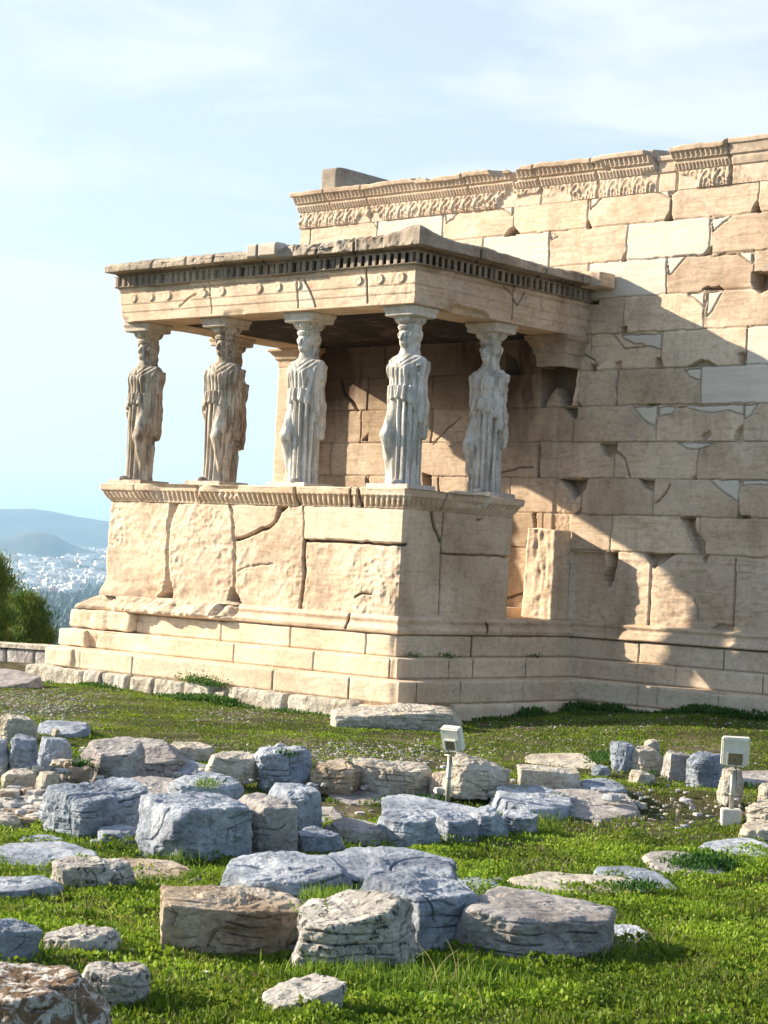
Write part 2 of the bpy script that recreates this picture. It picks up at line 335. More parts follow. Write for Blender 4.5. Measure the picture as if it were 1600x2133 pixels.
# city
m_b, t_b, b_b = new_mat('city_plaster', 0.9, 0.1)
oi = nd(t_b, 'ShaderNodeObjectInfo'); t_b.links.new(ramp(t_b, oi.outputs['Random'], [(0.0, (0.55, 0.52, 0.48)), (0.4, (0.74, 0.72, 0.68)), (0.8, (0.80, 0.80, 0.78)), (1.0, (0.50, 0.36, 0.28))]), b_b.inputs['Base Color'])
M_CITYW = plain('city_window', (0.10, 0.11, 0.13), 0.3)
M_CITYP = vc_mat('city_mixed_plaster', 0.9)
def block_variant(k):
    rr = random.Random(k); a, c, h = rr.uniform(6, 11), rr.uniform(6, 10), rr.uniform(10, 20)
    V = []; Fc = []
    def bx(x0, x1, y0, y1, z0, z1):
        n = len(V); V.extend([(x, y, z) for x in (x0, x1) for y in (y0, y1) for z in (z0, z1)])
        Fc.extend([tuple(n+q for q in f) for f in ((0, 1, 3, 2), (4, 6, 7, 5), (0, 4, 5, 1), (2, 3, 7, 6), (0, 2, 6, 4), (1, 5, 7, 3))])
    bx(-a, a, -c, c, -6, h); bx(-a*0.4, a*0.3, -c*0.5, c*0.3, h, h+3)
    for q in range(int(h/3.2)): bx(-a-1.2, a+1.2, -c-1.2, c+1.2, 3.2*q+2.9, 3.2*q+3.15) if k % 2 else bx(-a*0.8, a*0.8, -c-1.3, c, 3.2*q+2.9, 3.2*q+3.7)
    W = []; G = []
    for q in range(int(h/3.2)):
        for e in range(4):
            x = -a+a*2*(e+0.5)/4
            for sy in (-1, 1):
                n = len(W); y0 = sy*(c+0.05); W.extend([(x-1, y0, 3.2*q+0.8), (x+1, y0, 3.2*q+0.8), (x+1, y0, 3.2*q+2.5), (x-1, y0, 3.2*q+2.5)]); G.append((n, n+1, n+2, n+3))
            for sx in (-1, 1):
                y = -c+2*c*(e+.5)/4; n = len(W); x0 = sx*(a+0.05); W.extend([(x0, y-1, 3.2*q+0.8), (x0, y+1, 3.2*q+0.8), (x0, y+1, 3.2*q+2.5), (x0, y-1, 3.2*q+2.5)]); G.append((n, n+1, n+2, n+3))
    me = bpy.data.meshes.new('apartment_block'); me.from_pydata(V+W, [], Fc+[tuple(len(V)+q for q in g) for g in G]); me.materials.append(m_b); me.materials.append(M_CITYW)
    for i, p in enumerate(me.polygons): p.material_index = 1 if i >= len(Fc) else 0
    return me
bvar = [block_variant(k) for k in range(6)]
cells = []
rc = random.Random(3)
for k in range(11000):
    d = 1950+6500*rc.random()**0.85; U = rc.uniform(-700, 1100)
    if vn(np.array([[U*0.010, d*0.0022, 3.0]]), 2)[0] > 0.30: continue      # parks and open ground
    if d < 2750 and rc.random() < 0.8: continue
    if 3050 < d < 3500 and rc.random() < 0.8: continue
    if 6300 < d < 7400 and 10 < U < 135: continue
    cells.append((d, U))
cells.sort(); near = [c for c in cells if -20 < c[1] < 235][:290]
ns = set(near)
for d, U in near:
    p = polar(U, d, cityz(d)); o = bpy.data.objects.new('apartment_block', bvar[rc.randrange(6)]); COL.objects.link(o)
    o.location = p; o.rotation_euler.z = rc.choice((0.2, 0.3, 0.95, 1.25))+rc.uniform(-.1, .1); s = rc.uniform(0.75, 1.25); o.scale = (s*rc.uniform(.7, 1.4), s, s*rc.uniform(0.6, 1.15))
    tag(o, 'pale flat-roofed apartment block far off in the hazy city left of the porch', 'building', 'apartment blocks of the hazy city below')
V = []; Fq = []; Cc = []
for d, U in cells:
    if (d, U) in ns: continue
    p = polar(U, d, cityz(d)); a = rc.uniform(0, 1.5); wx, wy, h = rc.uniform(5, 15), rc.uniform(5, 12), rc.uniform(8, 20)
    col = rc.choice(((0.78, 0.77, 0.74), (0.7, 0.68, 0.63), (0.8, 0.8, 0.8), (0.55, 0.52, 0.48), (0.45, 0.33, 0.26), (0.82, 0.81, 0.78)))
    ca, sa = math.cos(a), math.sin(a); n = len(V)
    for z in (-8, h):
        for x, y in ((-wx, -wy), (wx, -wy), (wx, wy), (-wx, wy)): V.append((p[0]+x*ca-y*sa, p[1]+x*sa+y*ca, p[2]+z)); Cc.append((*col, 1))
    Fq += [(n+4, n+5, n+6, n+7), (n, n+1, n+5, n+4), (n+1, n+2, n+6, n+5), (n+2, n+3, n+7, n+6), (n+3, n, n+4, n+7)]
tag(mesh('city_sprawl', np.array(V), np.array(Fq), M_CITYP, smooth=False, attrs={'col': np.array(Cc)}), 'mass of small white buildings spread over the hazy plain', 'city', kind='stuff')
# dark woods and street trees between the blocks
V = []; Fq = []; Cc = []
ico = [(0, 0, 1)]+[(math.cos(a*1.2566)*0.9, math.sin(a*1.2566)*0.9, 0.45) for a in range(5)]+[(math.cos(a*1.2566+.6), math.sin(a*1.2566+.6), -0.3) for a in range(5)]
icf = [(0, 1+i, 1+(i+1) % 5) for i in range(5)]+[(1+i, 6+i, 1+(i+1) % 5) for i in range(5)]+[(6+i, 6+(i+1) % 5, 1+(i+1) % 5) for i in range(5)]
for k in range(15000):
    if k < 10000: d = rc.uniform(1650, 2850); U = rc.uniform(-700, 1100)
    elif k < 12400: d = rc.uniform(3050, 3500); U = rc.uniform(-700, 1100)
    else: d = rc.uniform(3500, 8300); U = rc.uniform(-700, 1100)
    p = polar(U, d, cityz(d)); s = rc.uniform(4, 8); hh = s*rc.uniform(1.0, 1.9); n = len(V); col = (rc.uniform(.02, .05), rc.uniform(.045, .08), rc.uniform(.02, .035), 1)
    for a, b2, c in ico: V.append((p[0]+a*s*rc.uniform(.8, 1.2), p[1]+b2*s, p[2]+3+c*hh)); Cc.append(col)
    Fq += [tuple(n+q for q in f) for f in icf]
tag(mesh('city_trees', np.array(V), np.array(Fq), M_LEAF, smooth=False, attrs={'col': np.array(Cc)}), 'dark tree cover between the far hazy city buildings', 'trees', kind='stuff')

# haze
m_z = bpy.data.materials.new('haze_air'); m_z.use_nodes = True; tz = m_z.node_tree; tz.nodes.clear()
oz = nd(tz, 'ShaderNodeOutputMaterial'); pv = nd(tz, 'ShaderNodeVolumePrincipled'); pv.inputs['Density'].default_value = 1.05e-4; pv.inputs['Color'].default_value = (0.42, 0.70, 1.0, 1); pv.inputs['Anisotropy'].default_value = 0.25
tz.links.new(pv.outputs[0], oz.inputs['Volume'])
hz = box('haze', (-41000, -41000, -102), (41000, 41000, 330), m_z); tag(hz, kind='stuff')
# ------------------------------------------------------------------ temple
LL, DD, EE = 5.46, 3.60, 2.15
temple = empty('stone_temple', (0, 0, -2.6))
tag(temple, 'ancient tan marble temple with a statue porch in front of its long block wall', 'temple')
TP = temple
def tmesh(name, V, F, mat, attrs=None, smooth=True, parent=None):
    V = np.array(V, float)
    if parent is None: V[:, 2] += 2.6
    return mesh(name, V, F, mat, parent or TP, smooth, attrs)
def samp(path, du, u0=0.0):
    """path: list of (x, y, mx, my, u0); returns arrays base xy, miter, u"""
    B = []; M = []; U = []; seg = []
    for i, ((x0, y0, a0, b0), (x1, y1, a1, b1)) in enumerate(zip(path[:-1], path[1:])):
        Ln = math.hypot(x1-x0, y1-y0); n = max(2, int(Ln/(du[i] if isinstance(du, (list, tuple)) else du)))
        t = np.linspace(0, 1, n+1)
        if i: t = t[1:]
        B.append(np.stack([x0+(x1-x0)*t, y0+(y1-y0)*t], -1)); M.append(np.stack([a0+(a1-a0)*t, b0+(b1-b0)*t], -1)); seg += [i]*len(t)
        U.append((U[-1][-1] if U else u0)+Ln*t)
    return np.concatenate(B), np.concatenate(M), np.concatenate(U), np.array(seg)
def dens(prof, dz):
    o = [prof[0]]
    for (a, b), (c, d) in zip(prof[:-1], prof[1:]):
        n = max(1, int(round(math.hypot(c-a, d-b)/dz)))
        for k in range(1, n+1): o.append((a+(c-a)*k/n, b+(d-b)*k/n))
    return np.array(o)
def sweep(name, path, prof, fn, mat, du=0.015, dz=0.015, parent=None, u0=0.0):
    B, M, U, seg = samp(path, du, u0); pr = dens(prof, dz); nu, nz = len(U), len(pr)
    UU = np.repeat(U[:, None], nz, 1); SS = np.repeat(seg[:, None], nz, 1)
    D = np.repeat(pr[None, :, 0], nu, 0).astype(float); Z = np.repeat(pr[None, :, 1], nu, 0).astype(float)
    X = B[:, None, 0]+D*M[:, None, 0]; Y = B[:, None, 1]+D*M[:, None, 1]
    P = np.stack([X, Y, Z], -1)
    r = fn(P, UU, D, Z, SS)          # -> dd, dzz, newm, dark, tone
    D2 = D+r['d']; Z2 = Z+r.get('z', 0)
    X = B[:, None, 0]+D2*M[:, None, 0]; Y = B[:, None, 1]+D2*M[:, None, 1]
    V = np.stack([X, Y, Z2], -1).reshape(-1, 3)
    i = np.arange(nu-1)[:, None]; j = np.arange(nz-1)[None]
    Q = np.stack([i*nz+j, (i+1)*nz+j, (i+1)*nz+j+1, i*nz+j+1], -1).reshape(-1, 4)
    ones = np.ones(UU.shape)
    at = {'newm': (r.get('newm', 0)*ones).ravel(), 'dark': (r.get('dark', 0)*ones).ravel(), 'tone': (r.get('tone', 0.5)*ones).ravel(), 'cell': np.floor(UU*.83).ravel()%11}
    return tmesh(name, V, Q, mat, at, parent=parent)
def pxs(pts, plane, val, zo=(0, 0), sc=1.0):
    """photo positions traced on a wall plane -> (coordinate along wall, z)"""
    o = []
    for a, b in pts:
        U, V = zo[0]+a*sc, zo[1]+b*sc
        p = aty(U, V, val) if plane == 'y' else atx(U, V, val)
        o.append((p[0] if plane == 'y' else p[1], p[2]))
    return o
Z3 = ((600, 260), 0.625); Z4 = ((1080, 680), 0.3752); Z5 = ((180, 980), 0.45); Z6 = ((700, 980), 0.375); Z0 = ((0, 0), 1.0)
def T(pts, plane, val, zz): return pxs(pts, plane, val, zz[0], zz[1])

def rough_box(name, a, b, mat, seed, amp=.02, n=16, parent=None, taper=0.0):
    a = np.array(a, float); b = np.array(b, float); V = []; Fq = []
    c = (a+b)/2; e = (b-a)/2
    for ax in range(3):
        for s in (-1, 1):
            g = np.linspace(-1, 1, n); A, B2 = np.meshgrid(g, g, indexing='ij'); q = np.zeros((n, n, 3)); q[..., ax] = s; q[..., (ax+1) % 3] = A; q[..., (ax+2) % 3] = B2
            base = len(V)*0+sum(len(v) for v in V); V.append(q.reshape(-1, 3)); i = np.arange(n-1)[:, None]; j = np.arange(n-1)[None]
            Qq = np.stack([i*n+j, (i+1)*n+j, (i+1)*n+j+1, i*n+j+1], -1).reshape(-1, 4); Fq.append((Qq if s > 0 else Qq[:, ::-1])+base)
    q = np.concatenate(V); rr = .06; m = np.max(np.abs(q), 1)[:, None]; l = np.linalg.norm(q, axis=1)[:, None]; l8 = (np.abs(q)**14).sum(1)[:, None]**(1/14.)
    q = q/l8; Pw = c+q*e; dirn = q/np.linalg.norm(q, axis=1)[:, None]; Pw = Pw+dirn*(amp*fbm(Pw, 4, 4, seed)+amp*.6*ridged(Pw, 3, 3, seed+3))[:, None]
    Pw[:, 2] += taper*(Pw[:, 1]-a[1])
    at = {'newm': np.zeros(len(Pw)), 'dark': np.zeros(len(Pw)), 'tone': np.full(len(Pw), .5)}
    return Pw, np.concatenate(Fq), at
# ---- long wall -------------------------------------------------------------
W0, CH = -0.6135, 0.49
WX0, WX1, WZ0, WZ1 = -5.55, 8.2, -1.60, 4.19
nx = int((WX1-WX0)/0.0125); nz = int((WZ1-WZ0)/0.0125)
X, Z = np.meshgrid(np.linspace(WX0, WX1, nx), np.linspace(WZ0, WZ1, nz), indexing='ij')
P = np.stack([X, 0*X+DD, Z], -1)
Wq = X+0.012*vn(P*np.array([7, 1, 7]), 3); Zq = Z+0.012*vn(P*np.array([9, 1, 9]), 4)
dep = 0.010*fbm(P, 1.6, 4, 1)+0.005*ridged(P*np.array([1, 1, 5.0]), 2.4, 4, 5)
newm = np.zeros(X.shape); cellv = np.zeros(X.shape); dark = np.zeros(X.shape); tone = np.full(X.shape, 0.5)
# joints measured in the photograph, continued at random outside it
jt = {0: [1274, 1460], 1: [1361, 1540], 2: [1279, 1452], 3: [1369, 1549], 4: [1206, 1288, 1462], 5: [1379, 1558], 6: [1300, 1470], 7: [1389, 1571], 8: [1145, 1306, 1481], 9: [788, 926, 1073, 1228, 1398, 1580]}
vy = {0: 1118, 1: 1040, 2: 960, 3: 880, 4: 802, 5: 725, 6: 645, 7: 565, 8: 490, 9: 420}
rj = random.Random(5); gl = np.full(X.shape, 1.0); newcell = {(4, 1462), (5, 1558), (7, 0), (8, 1306), (8, 0), (9, 788)}
for k in range(10):
    z0 = W0+CH*k; xs = [aty(u, vy[k]+(u-1300)*-0.02, DD)[0] for u in jt[k]]
    allx = list(xs); x = xs[-1]
    while x < WX1+1.5: x += rj.uniform(1.15, 1.4); allx.append(x)
    x = xs[0]
    while x > WX0-1.5: x -= rj.uniform(1.15, 1.4); allx.append(x)
    allx.sort(); sel = (Z >= z0) & (Z < z0+CH)
    for a, b in zip(allx[:-1], allx[1:]):
        m = sel & (X >= a) & (X < b); off = rj.uniform(-0.006, 0.008); tn = rj.uniform(0.25, 0.9)
        isnew = any(kk == k and ((u and abs(aty(u, vy[k], DD)[0]-a) < 0.06) or (not u and a < xs[0]-0.01 and b > xs[0]-0.1)) for kk, u in newcell)
        if not isnew and x > 3.5 and rj.random() < 0.12: isnew = True
        if isnew: newm[m] = 1; tn = 0.6
        dep[m] += off; tone[m] = tn; cellv[m] = rj.uniform(1, 12)
    for a in allx:
        wv = 0.002+0.006*max(0, vn(np.array([[a*3, k, 0.5]]), 9)[0])
        m = (np.abs(X-a) < 0.12) & (Z > z0-.01) & (Z < z0+CH+.01)
        d = np.abs(Wq[m]-a-0.02*vn(np.stack([Z[m]*4, 0*Z[m]+a, 0*Z[m]], -1), 6)); dep[m] -= 0.035*sst(wv+0.007, wv, d); dark[m] = np.maximum(dark[m], 0.35*sst(wv+0.006, wv, d))
        # chipped lower corners
        if rj.random() < 0.35:
            hx, hz2 = rj.uniform(.03, .09), rj.uniform(.04, .13); sd = rj.choice((-1, 1)); m2 = (np.abs(X-a) < .2) & (Z > z0-.01) & (Z < z0+.2)
            q = np.maximum(0, (X[m2]-a)*sd)/hx+np.maximum(0, Z[m2]-z0)/hz2+0.35*vn(P[m2]*14, 8)+99*((X[m2]-a)*sd < 0); dep[m2] -= 0.09*sst(1.05, 0.9, q); 
for k in range(0, 11):
    z0 = W0+CH*k; m = np.abs(Z-z0) < 0.05; d = np.abs(Zq[m]-z0-0.004*vn(P[m]*np.array([3, 1, 1]), 12)); dep[m] -= 0.028*sst(0.010, 0.003, d); dark[m] = np.maximum(dark[m], 0.28*sst(0.010, 0.003, d))
# upright slabs below
for u in (1355, 1530):
    pl = T([(u+3, 1165), (u, 1240), (u-4, 1305)], 'y', DD, Z0); m = (Z < W0) & (np.abs(X-pl[1][0]) < .15); d = segd(Wq[m], Z[m], pl); dep[m] -= 0.06*sst(0.02, 0.008, d); dark[m] = np.maximum(dark[m], .7*sst(.014, .006, d))
for x in (4.4, 5.8): m = (Z < W0) & (np.abs(X-x) < .1); dep[m] -= 0.05*sst(.018, .006, np.abs(Wq[m]-x))
low = sst(W0+0.02, W0-0.1, Z); dep += low*(0.022*fbm(P, 2.2, 5, 21)+0.012*ridged(P*np.array([1, 1, 3]), 3.5, 4, 22))
def notch(pl, depth, slope=0.0, dk=0.0, edge=0.006, rough=0.02):
    xs = [p[0] for p in pl]; zs = [p[1] for p in pl]; m = (X > min(xs)-.03) & (X < max(xs)+.03) & (Z > min(zs)-.03) & (Z < max(zs)+.03)
    a = Wq[m]; b = Zq[m]; ins = inpoly(a, b, pl)
    dd = dep[m]; top = max(zs); bot = min(zs)
    dval = depth*(1-slope+slope*(b-bot)/(top-bot+1e-6))+rough*fbm(P[m], 6, 4, 31)
    dd[ins] = dd[ins]-dval[ins]; dep[m] = dd
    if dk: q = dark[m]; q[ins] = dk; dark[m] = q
    q = newm[m]; q[ins] = 0; newm[m] = q
def patch(pl, lvl=0.004):
    xs = [p[0] for p in pl]; zs = [p[1] for p in pl]; m = (X > min(xs)-.03) & (X < max(xs)+.03) & (Z > min(zs)-.03) & (Z < max(zs)+.03)
    Wb = X[m]+0.02*vn(P[m]*11, 40); Zb = Z[m]+0.02*vn(P[m]*11, 41); ins = inpoly(Wb, Zb, pl); n = newm[m]; n[ins] = 1; newm[m] = n
    d = segd(Wb, Zb, pl+[pl[0]]); dd = dep[m]; dd[ins] = lvl; dd -= 0.03*sst(0.012, 0.004, d); dep[m] = dd; q = dark[m]; q = np.maximum(q, 0.5*sst(.009, .003, d)); dark[m] = q
    t2 = tone[m]; t2[ins] = .6; tone[m] = t2
for pl in ([(1060, 855), (1226, 855), (1222, 972), (1150, 930)], [(1238, 858), (1386, 856), (1386, 876), (1242, 884)], [(885, 648), (1085, 648), (1040, 668), (1000, 686), (930, 676)],
           [(642, 448), (768, 446), (766, 552), (700, 520), (655, 472)], [(778, 450), (878, 445), (850, 488), (784, 498)], [(890, 442), (1248, 438), (1248, 490), (1160, 465), (1080, 480), (960, 460)], [(1257, 440), (1335, 436), (1300, 480), (1257, 512)],
           [(925, 238), (1016, 238), (1014, 298), (950, 280)], [(565, 47), (792, 44), (788, 126), (700, 100), (640, 95), (580, 65)]): patch(T(pl, 'y', DD, Z4))
for pl in ([(1332, 562), (1388, 560), (1386, 605), (1370, 590)], [(1398, 560), (1450, 556), (1398, 640)], [(1335, 442), (1548, 425), (1548, 462), (1500, 430)], [(1266, 446), (1330, 440), (1270, 500)], [(1414, 313), (1480, 305), (1420, 355)],
           [(527, 288), (580, 282), (530, 330)], [(700, 266), (753, 263), (750, 300)], [(1010, 233), (1060, 229), (1012, 285)], [(1180, 209), (1272, 202), (1272, 240), (1230, 225)], [(1282, 201), (1330, 196), (1282, 230)], [(877, 362), (900, 372), (878, 385)], [(272, 312), (298, 312), (298, 345)]): patch(T(pl, 'y', DD, Z3))
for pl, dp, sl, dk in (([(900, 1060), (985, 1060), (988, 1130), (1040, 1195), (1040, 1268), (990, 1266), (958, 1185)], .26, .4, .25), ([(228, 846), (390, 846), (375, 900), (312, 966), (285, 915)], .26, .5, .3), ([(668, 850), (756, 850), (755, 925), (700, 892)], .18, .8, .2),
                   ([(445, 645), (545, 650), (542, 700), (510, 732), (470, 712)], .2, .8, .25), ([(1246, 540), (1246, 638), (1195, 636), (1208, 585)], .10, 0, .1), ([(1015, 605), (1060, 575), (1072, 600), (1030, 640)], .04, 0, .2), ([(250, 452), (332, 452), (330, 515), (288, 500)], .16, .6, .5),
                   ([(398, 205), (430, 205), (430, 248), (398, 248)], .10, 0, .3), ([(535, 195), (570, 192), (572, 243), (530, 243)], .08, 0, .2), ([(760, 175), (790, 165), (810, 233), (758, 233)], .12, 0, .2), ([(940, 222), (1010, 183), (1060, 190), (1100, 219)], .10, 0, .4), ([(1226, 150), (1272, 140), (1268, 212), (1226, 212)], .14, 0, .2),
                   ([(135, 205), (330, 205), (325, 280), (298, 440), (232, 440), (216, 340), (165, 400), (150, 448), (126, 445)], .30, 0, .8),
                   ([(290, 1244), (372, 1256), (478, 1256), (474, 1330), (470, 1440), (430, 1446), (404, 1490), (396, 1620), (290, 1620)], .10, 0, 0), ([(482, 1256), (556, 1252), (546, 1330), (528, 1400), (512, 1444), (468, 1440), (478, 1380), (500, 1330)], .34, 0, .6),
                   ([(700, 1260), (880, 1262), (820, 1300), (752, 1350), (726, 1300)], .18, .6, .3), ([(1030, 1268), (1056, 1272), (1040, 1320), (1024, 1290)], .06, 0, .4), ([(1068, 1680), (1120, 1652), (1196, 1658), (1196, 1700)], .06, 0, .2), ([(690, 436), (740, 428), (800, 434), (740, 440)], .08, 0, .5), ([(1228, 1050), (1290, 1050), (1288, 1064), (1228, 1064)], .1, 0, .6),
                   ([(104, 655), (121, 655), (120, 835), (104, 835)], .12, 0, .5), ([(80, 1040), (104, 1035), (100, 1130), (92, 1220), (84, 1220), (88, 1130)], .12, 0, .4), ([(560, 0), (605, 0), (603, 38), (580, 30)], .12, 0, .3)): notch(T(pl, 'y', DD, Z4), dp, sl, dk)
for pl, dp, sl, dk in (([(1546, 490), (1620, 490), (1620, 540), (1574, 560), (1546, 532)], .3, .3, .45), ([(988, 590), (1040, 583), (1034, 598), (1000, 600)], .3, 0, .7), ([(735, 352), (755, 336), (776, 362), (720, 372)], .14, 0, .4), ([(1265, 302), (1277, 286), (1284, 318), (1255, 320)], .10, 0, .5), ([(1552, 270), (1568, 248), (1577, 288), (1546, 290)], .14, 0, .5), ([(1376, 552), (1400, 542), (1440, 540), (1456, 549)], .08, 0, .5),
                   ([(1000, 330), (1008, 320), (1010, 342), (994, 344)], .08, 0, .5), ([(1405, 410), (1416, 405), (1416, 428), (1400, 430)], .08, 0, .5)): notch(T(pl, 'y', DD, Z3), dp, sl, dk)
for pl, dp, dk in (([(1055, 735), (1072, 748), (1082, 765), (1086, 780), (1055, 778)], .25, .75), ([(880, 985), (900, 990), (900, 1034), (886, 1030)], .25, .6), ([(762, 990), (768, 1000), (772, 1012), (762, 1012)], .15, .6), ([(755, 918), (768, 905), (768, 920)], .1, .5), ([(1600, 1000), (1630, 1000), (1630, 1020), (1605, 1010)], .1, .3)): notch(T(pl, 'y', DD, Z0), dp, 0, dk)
# cracks
for pl, wd, dk in (([(713, 793), (719, 820), (735, 838), (745, 855)], .022, .9), ([(1200, 700), (1212, 735), (1238, 752), (1245, 760)], .008, .6), ([(1275, 695), (1290, 714), (1300, 725), (1343, 722)], .006, .5), ([(1284, 940), (1300, 955), (1312, 995)], .010, .7), ([(1285, 820), (1283, 800), (1287, 775)], .008, .6), ([(1395, 1010), (1388, 1025), (1375, 1040), (1365, 1048)], .012, .7), ([(1050, 1247), (1080, 1238), (1103, 1236)], .016, .6), ([(1040, 985), (1075, 975), (1110, 972)], .008, .5), ([(905, 925), (935, 890), (960, 870)], .008, .4), ([(1446, 1250), (1452, 1262), (1455, 1290)], .005, .4), ([(1200, 1070), (1210, 1062)], .02, .5)):
    p2 = T(pl, 'y', DD, Z0); xs = [p[0] for p in p2]; m = (X > min(xs)-.1) & (X < max(xs)+.1); d = segd(Wq[m], Zq[m], p2); dep[m] -= 0.06*sst(wd+.006, wd*.5, d); dark[m] = np.maximum(dark[m], dk*sst(wd, wd*.4, d))
# rough tooled band where the pilaster was
bnd = (X > -0.42) & (X < -0.10) & (Z > -0.7) & (Z < 1.35); dep[bnd] += 0.012*fbm(P[bnd], 22, 4, 50)-0.02; tone[bnd] -= 0.25
# brown weathering inside the porch, plus interior shade painted towards the wall top
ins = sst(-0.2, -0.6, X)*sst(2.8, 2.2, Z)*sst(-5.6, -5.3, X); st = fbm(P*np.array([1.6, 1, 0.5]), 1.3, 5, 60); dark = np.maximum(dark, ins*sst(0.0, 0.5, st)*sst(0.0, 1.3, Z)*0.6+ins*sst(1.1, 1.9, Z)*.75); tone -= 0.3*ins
dep = dep*1.0
ii = np.arange(nx-1)[:, None]; jj = np.arange(nz-1)[None]
Q = np.stack([ii*nz+jj, (ii+1)*nz+jj, (ii+1)*nz+jj+1, ii*nz+jj+1], -1).reshape(-1, 4)
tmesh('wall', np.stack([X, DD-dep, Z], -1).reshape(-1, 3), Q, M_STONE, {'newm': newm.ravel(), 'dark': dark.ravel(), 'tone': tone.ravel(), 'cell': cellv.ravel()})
def tbox(name, a, b, mat, parent=TP, bev=0.0): return box(name, (a[0], a[1], a[2]+2.6), (b[0], b[1], b[2]+2.6), mat, parent, bev)
tbox('wall_core', (WX0+.0, DD+.42, -2.6), (WX1, DD+.9, 4.5), M_STONE)
tbox('wall_return', (WX0, DD+.90, -2.6), (WX0+.5, DD+9, 4.3), M_STONE)
tbox('wall_edge', (WX0-0.004, DD+.0, -1.6), (WX0+.03, DD+.42, 4.19), M_STONE)

# ---- generic weathering function for swept courses
def joints(P, U, D, Z, pls, base, w=0.010, depth=0.05):
    for pl in pls:
        us = [p[0] for p in pl]; m = (U > min(us)-.12) & (U < max(us)+.12)
        if not m.any(): continue
        wv = pl[0][2] if len(pl[0]) > 2 else w
        pp = [(p[0], p[1]) for p in pl]; d = segd(U[m]+0.008*vn(P[m]*12, 3), Z[m], pp)
        base['d'][m] -= depth*sst(wv+0.010, wv*.5, d); base['dark'][m] = np.maximum(base['dark'][m], .7*sst(wv+.004, wv*.4, d))
    return base
def st0(P, U, amp=0.006, rsc=2.2, ra=0.004, seed=0):
    return {'d': amp*fbm(P, 2.0, 4, seed+1)+ra*ridged(P*np.array([1, 1, 3.0]), rsc, 4, seed+2), 'dark': np.zeros(U.shape), 'newm': np.zeros(U.shape), 'tone': np.full(U.shape, .5), 'z': np.zeros(U.shape)}
US = DD                   # west side length comes first on the path
def uf(pts): return [(US+LL+x, z) for x, z in pts]          # front trace -> u
def us_(pts): return [(US+LL+y, z) for y, z in pts]         # east side trace -> u
def vj(px, plane, val, z0, z1, zz=Z0, w=0.010):
    p = T([(px, 1300 if zz is Z0 else 900)], plane, val, zz)[0][0]; u = US+LL+p
    return [(u, z0, w), (u+0.003, z1, w)]

# ---- podium upright blocks ---------------------------------------------------
PATH_POD = [(-LL, DD, -1, 0), (-LL, 0, -1, -1), (0, 0, 1, -1), (0, EE, 1, 1), (-0.62, EE, 0, 1)]
polyJ1 = uf(T([(386, 150), (422, 153), (404, 200), (392, 240), (384, 330), (384, 440), (392, 490), (407, 550), (404, 592), (322, 585), (350, 560), (366, 510), (371, 440), (371, 330), (374, 240)], 'y', 0, Z5))
crk = [(uf(T(p, 'y', 0, Z5)), wd, dp) for p, wd, dp in (
    ([(660, 155), (676, 190), (682, 250), (683, 322)], .012, .06), ([(690, 325), (688, 400), (690, 480), (684, 560), (700, 600), (712, 614)], .018, .10), ([(922, 168), (902, 192), (880, 232), (862, 256), (800, 280), (740, 306), (690, 322)], .016, .10),
    ([(1006, 168), (1007, 322)], .006, .04), ([(1012, 326), (1008, 400), (1012, 480), (1000, 560), (992, 640)], .020, .10), ([(1008, 324), (1200, 332), (1480, 345)], .014, .07), ([(1245, 585), (1275, 568), (1320, 572)], .008, .04), ([(700, 470), (770, 440), (860, 430)], .004, .02))]
polyJ3 = uf(T([(888, 166), (936, 168), (905, 196), (880, 240), (868, 250)], 'y', 0, Z5))
polyJ2 = uf(T([(656, 600), (672, 540), (690, 560), (716, 600), (712, 614), (690, 612)], 'y', 0, Z5))
newA = uf(T([(1010, 170), (1500, 187), (1480, 343), (1010, 322)], 'y', 0, Z5)); newB = uf(T([(686, 160), (900, 168), (868, 246), (692, 316)], 'y', 0, Z5))
sj = [(us_(T(p, 'x', 0, Z6)), wd, dp) for p, wd, dp in (([(600, 236), (588, 380), (580, 600), (572, 800)], .010, .05), ([(530, 232), (548, 320), (575, 385), (586, 400)], .016, .08), ([(588, 462), (780, 470), (970, 480)], .008, .04), ([(788, 276), (815, 276)], .014, .06))]
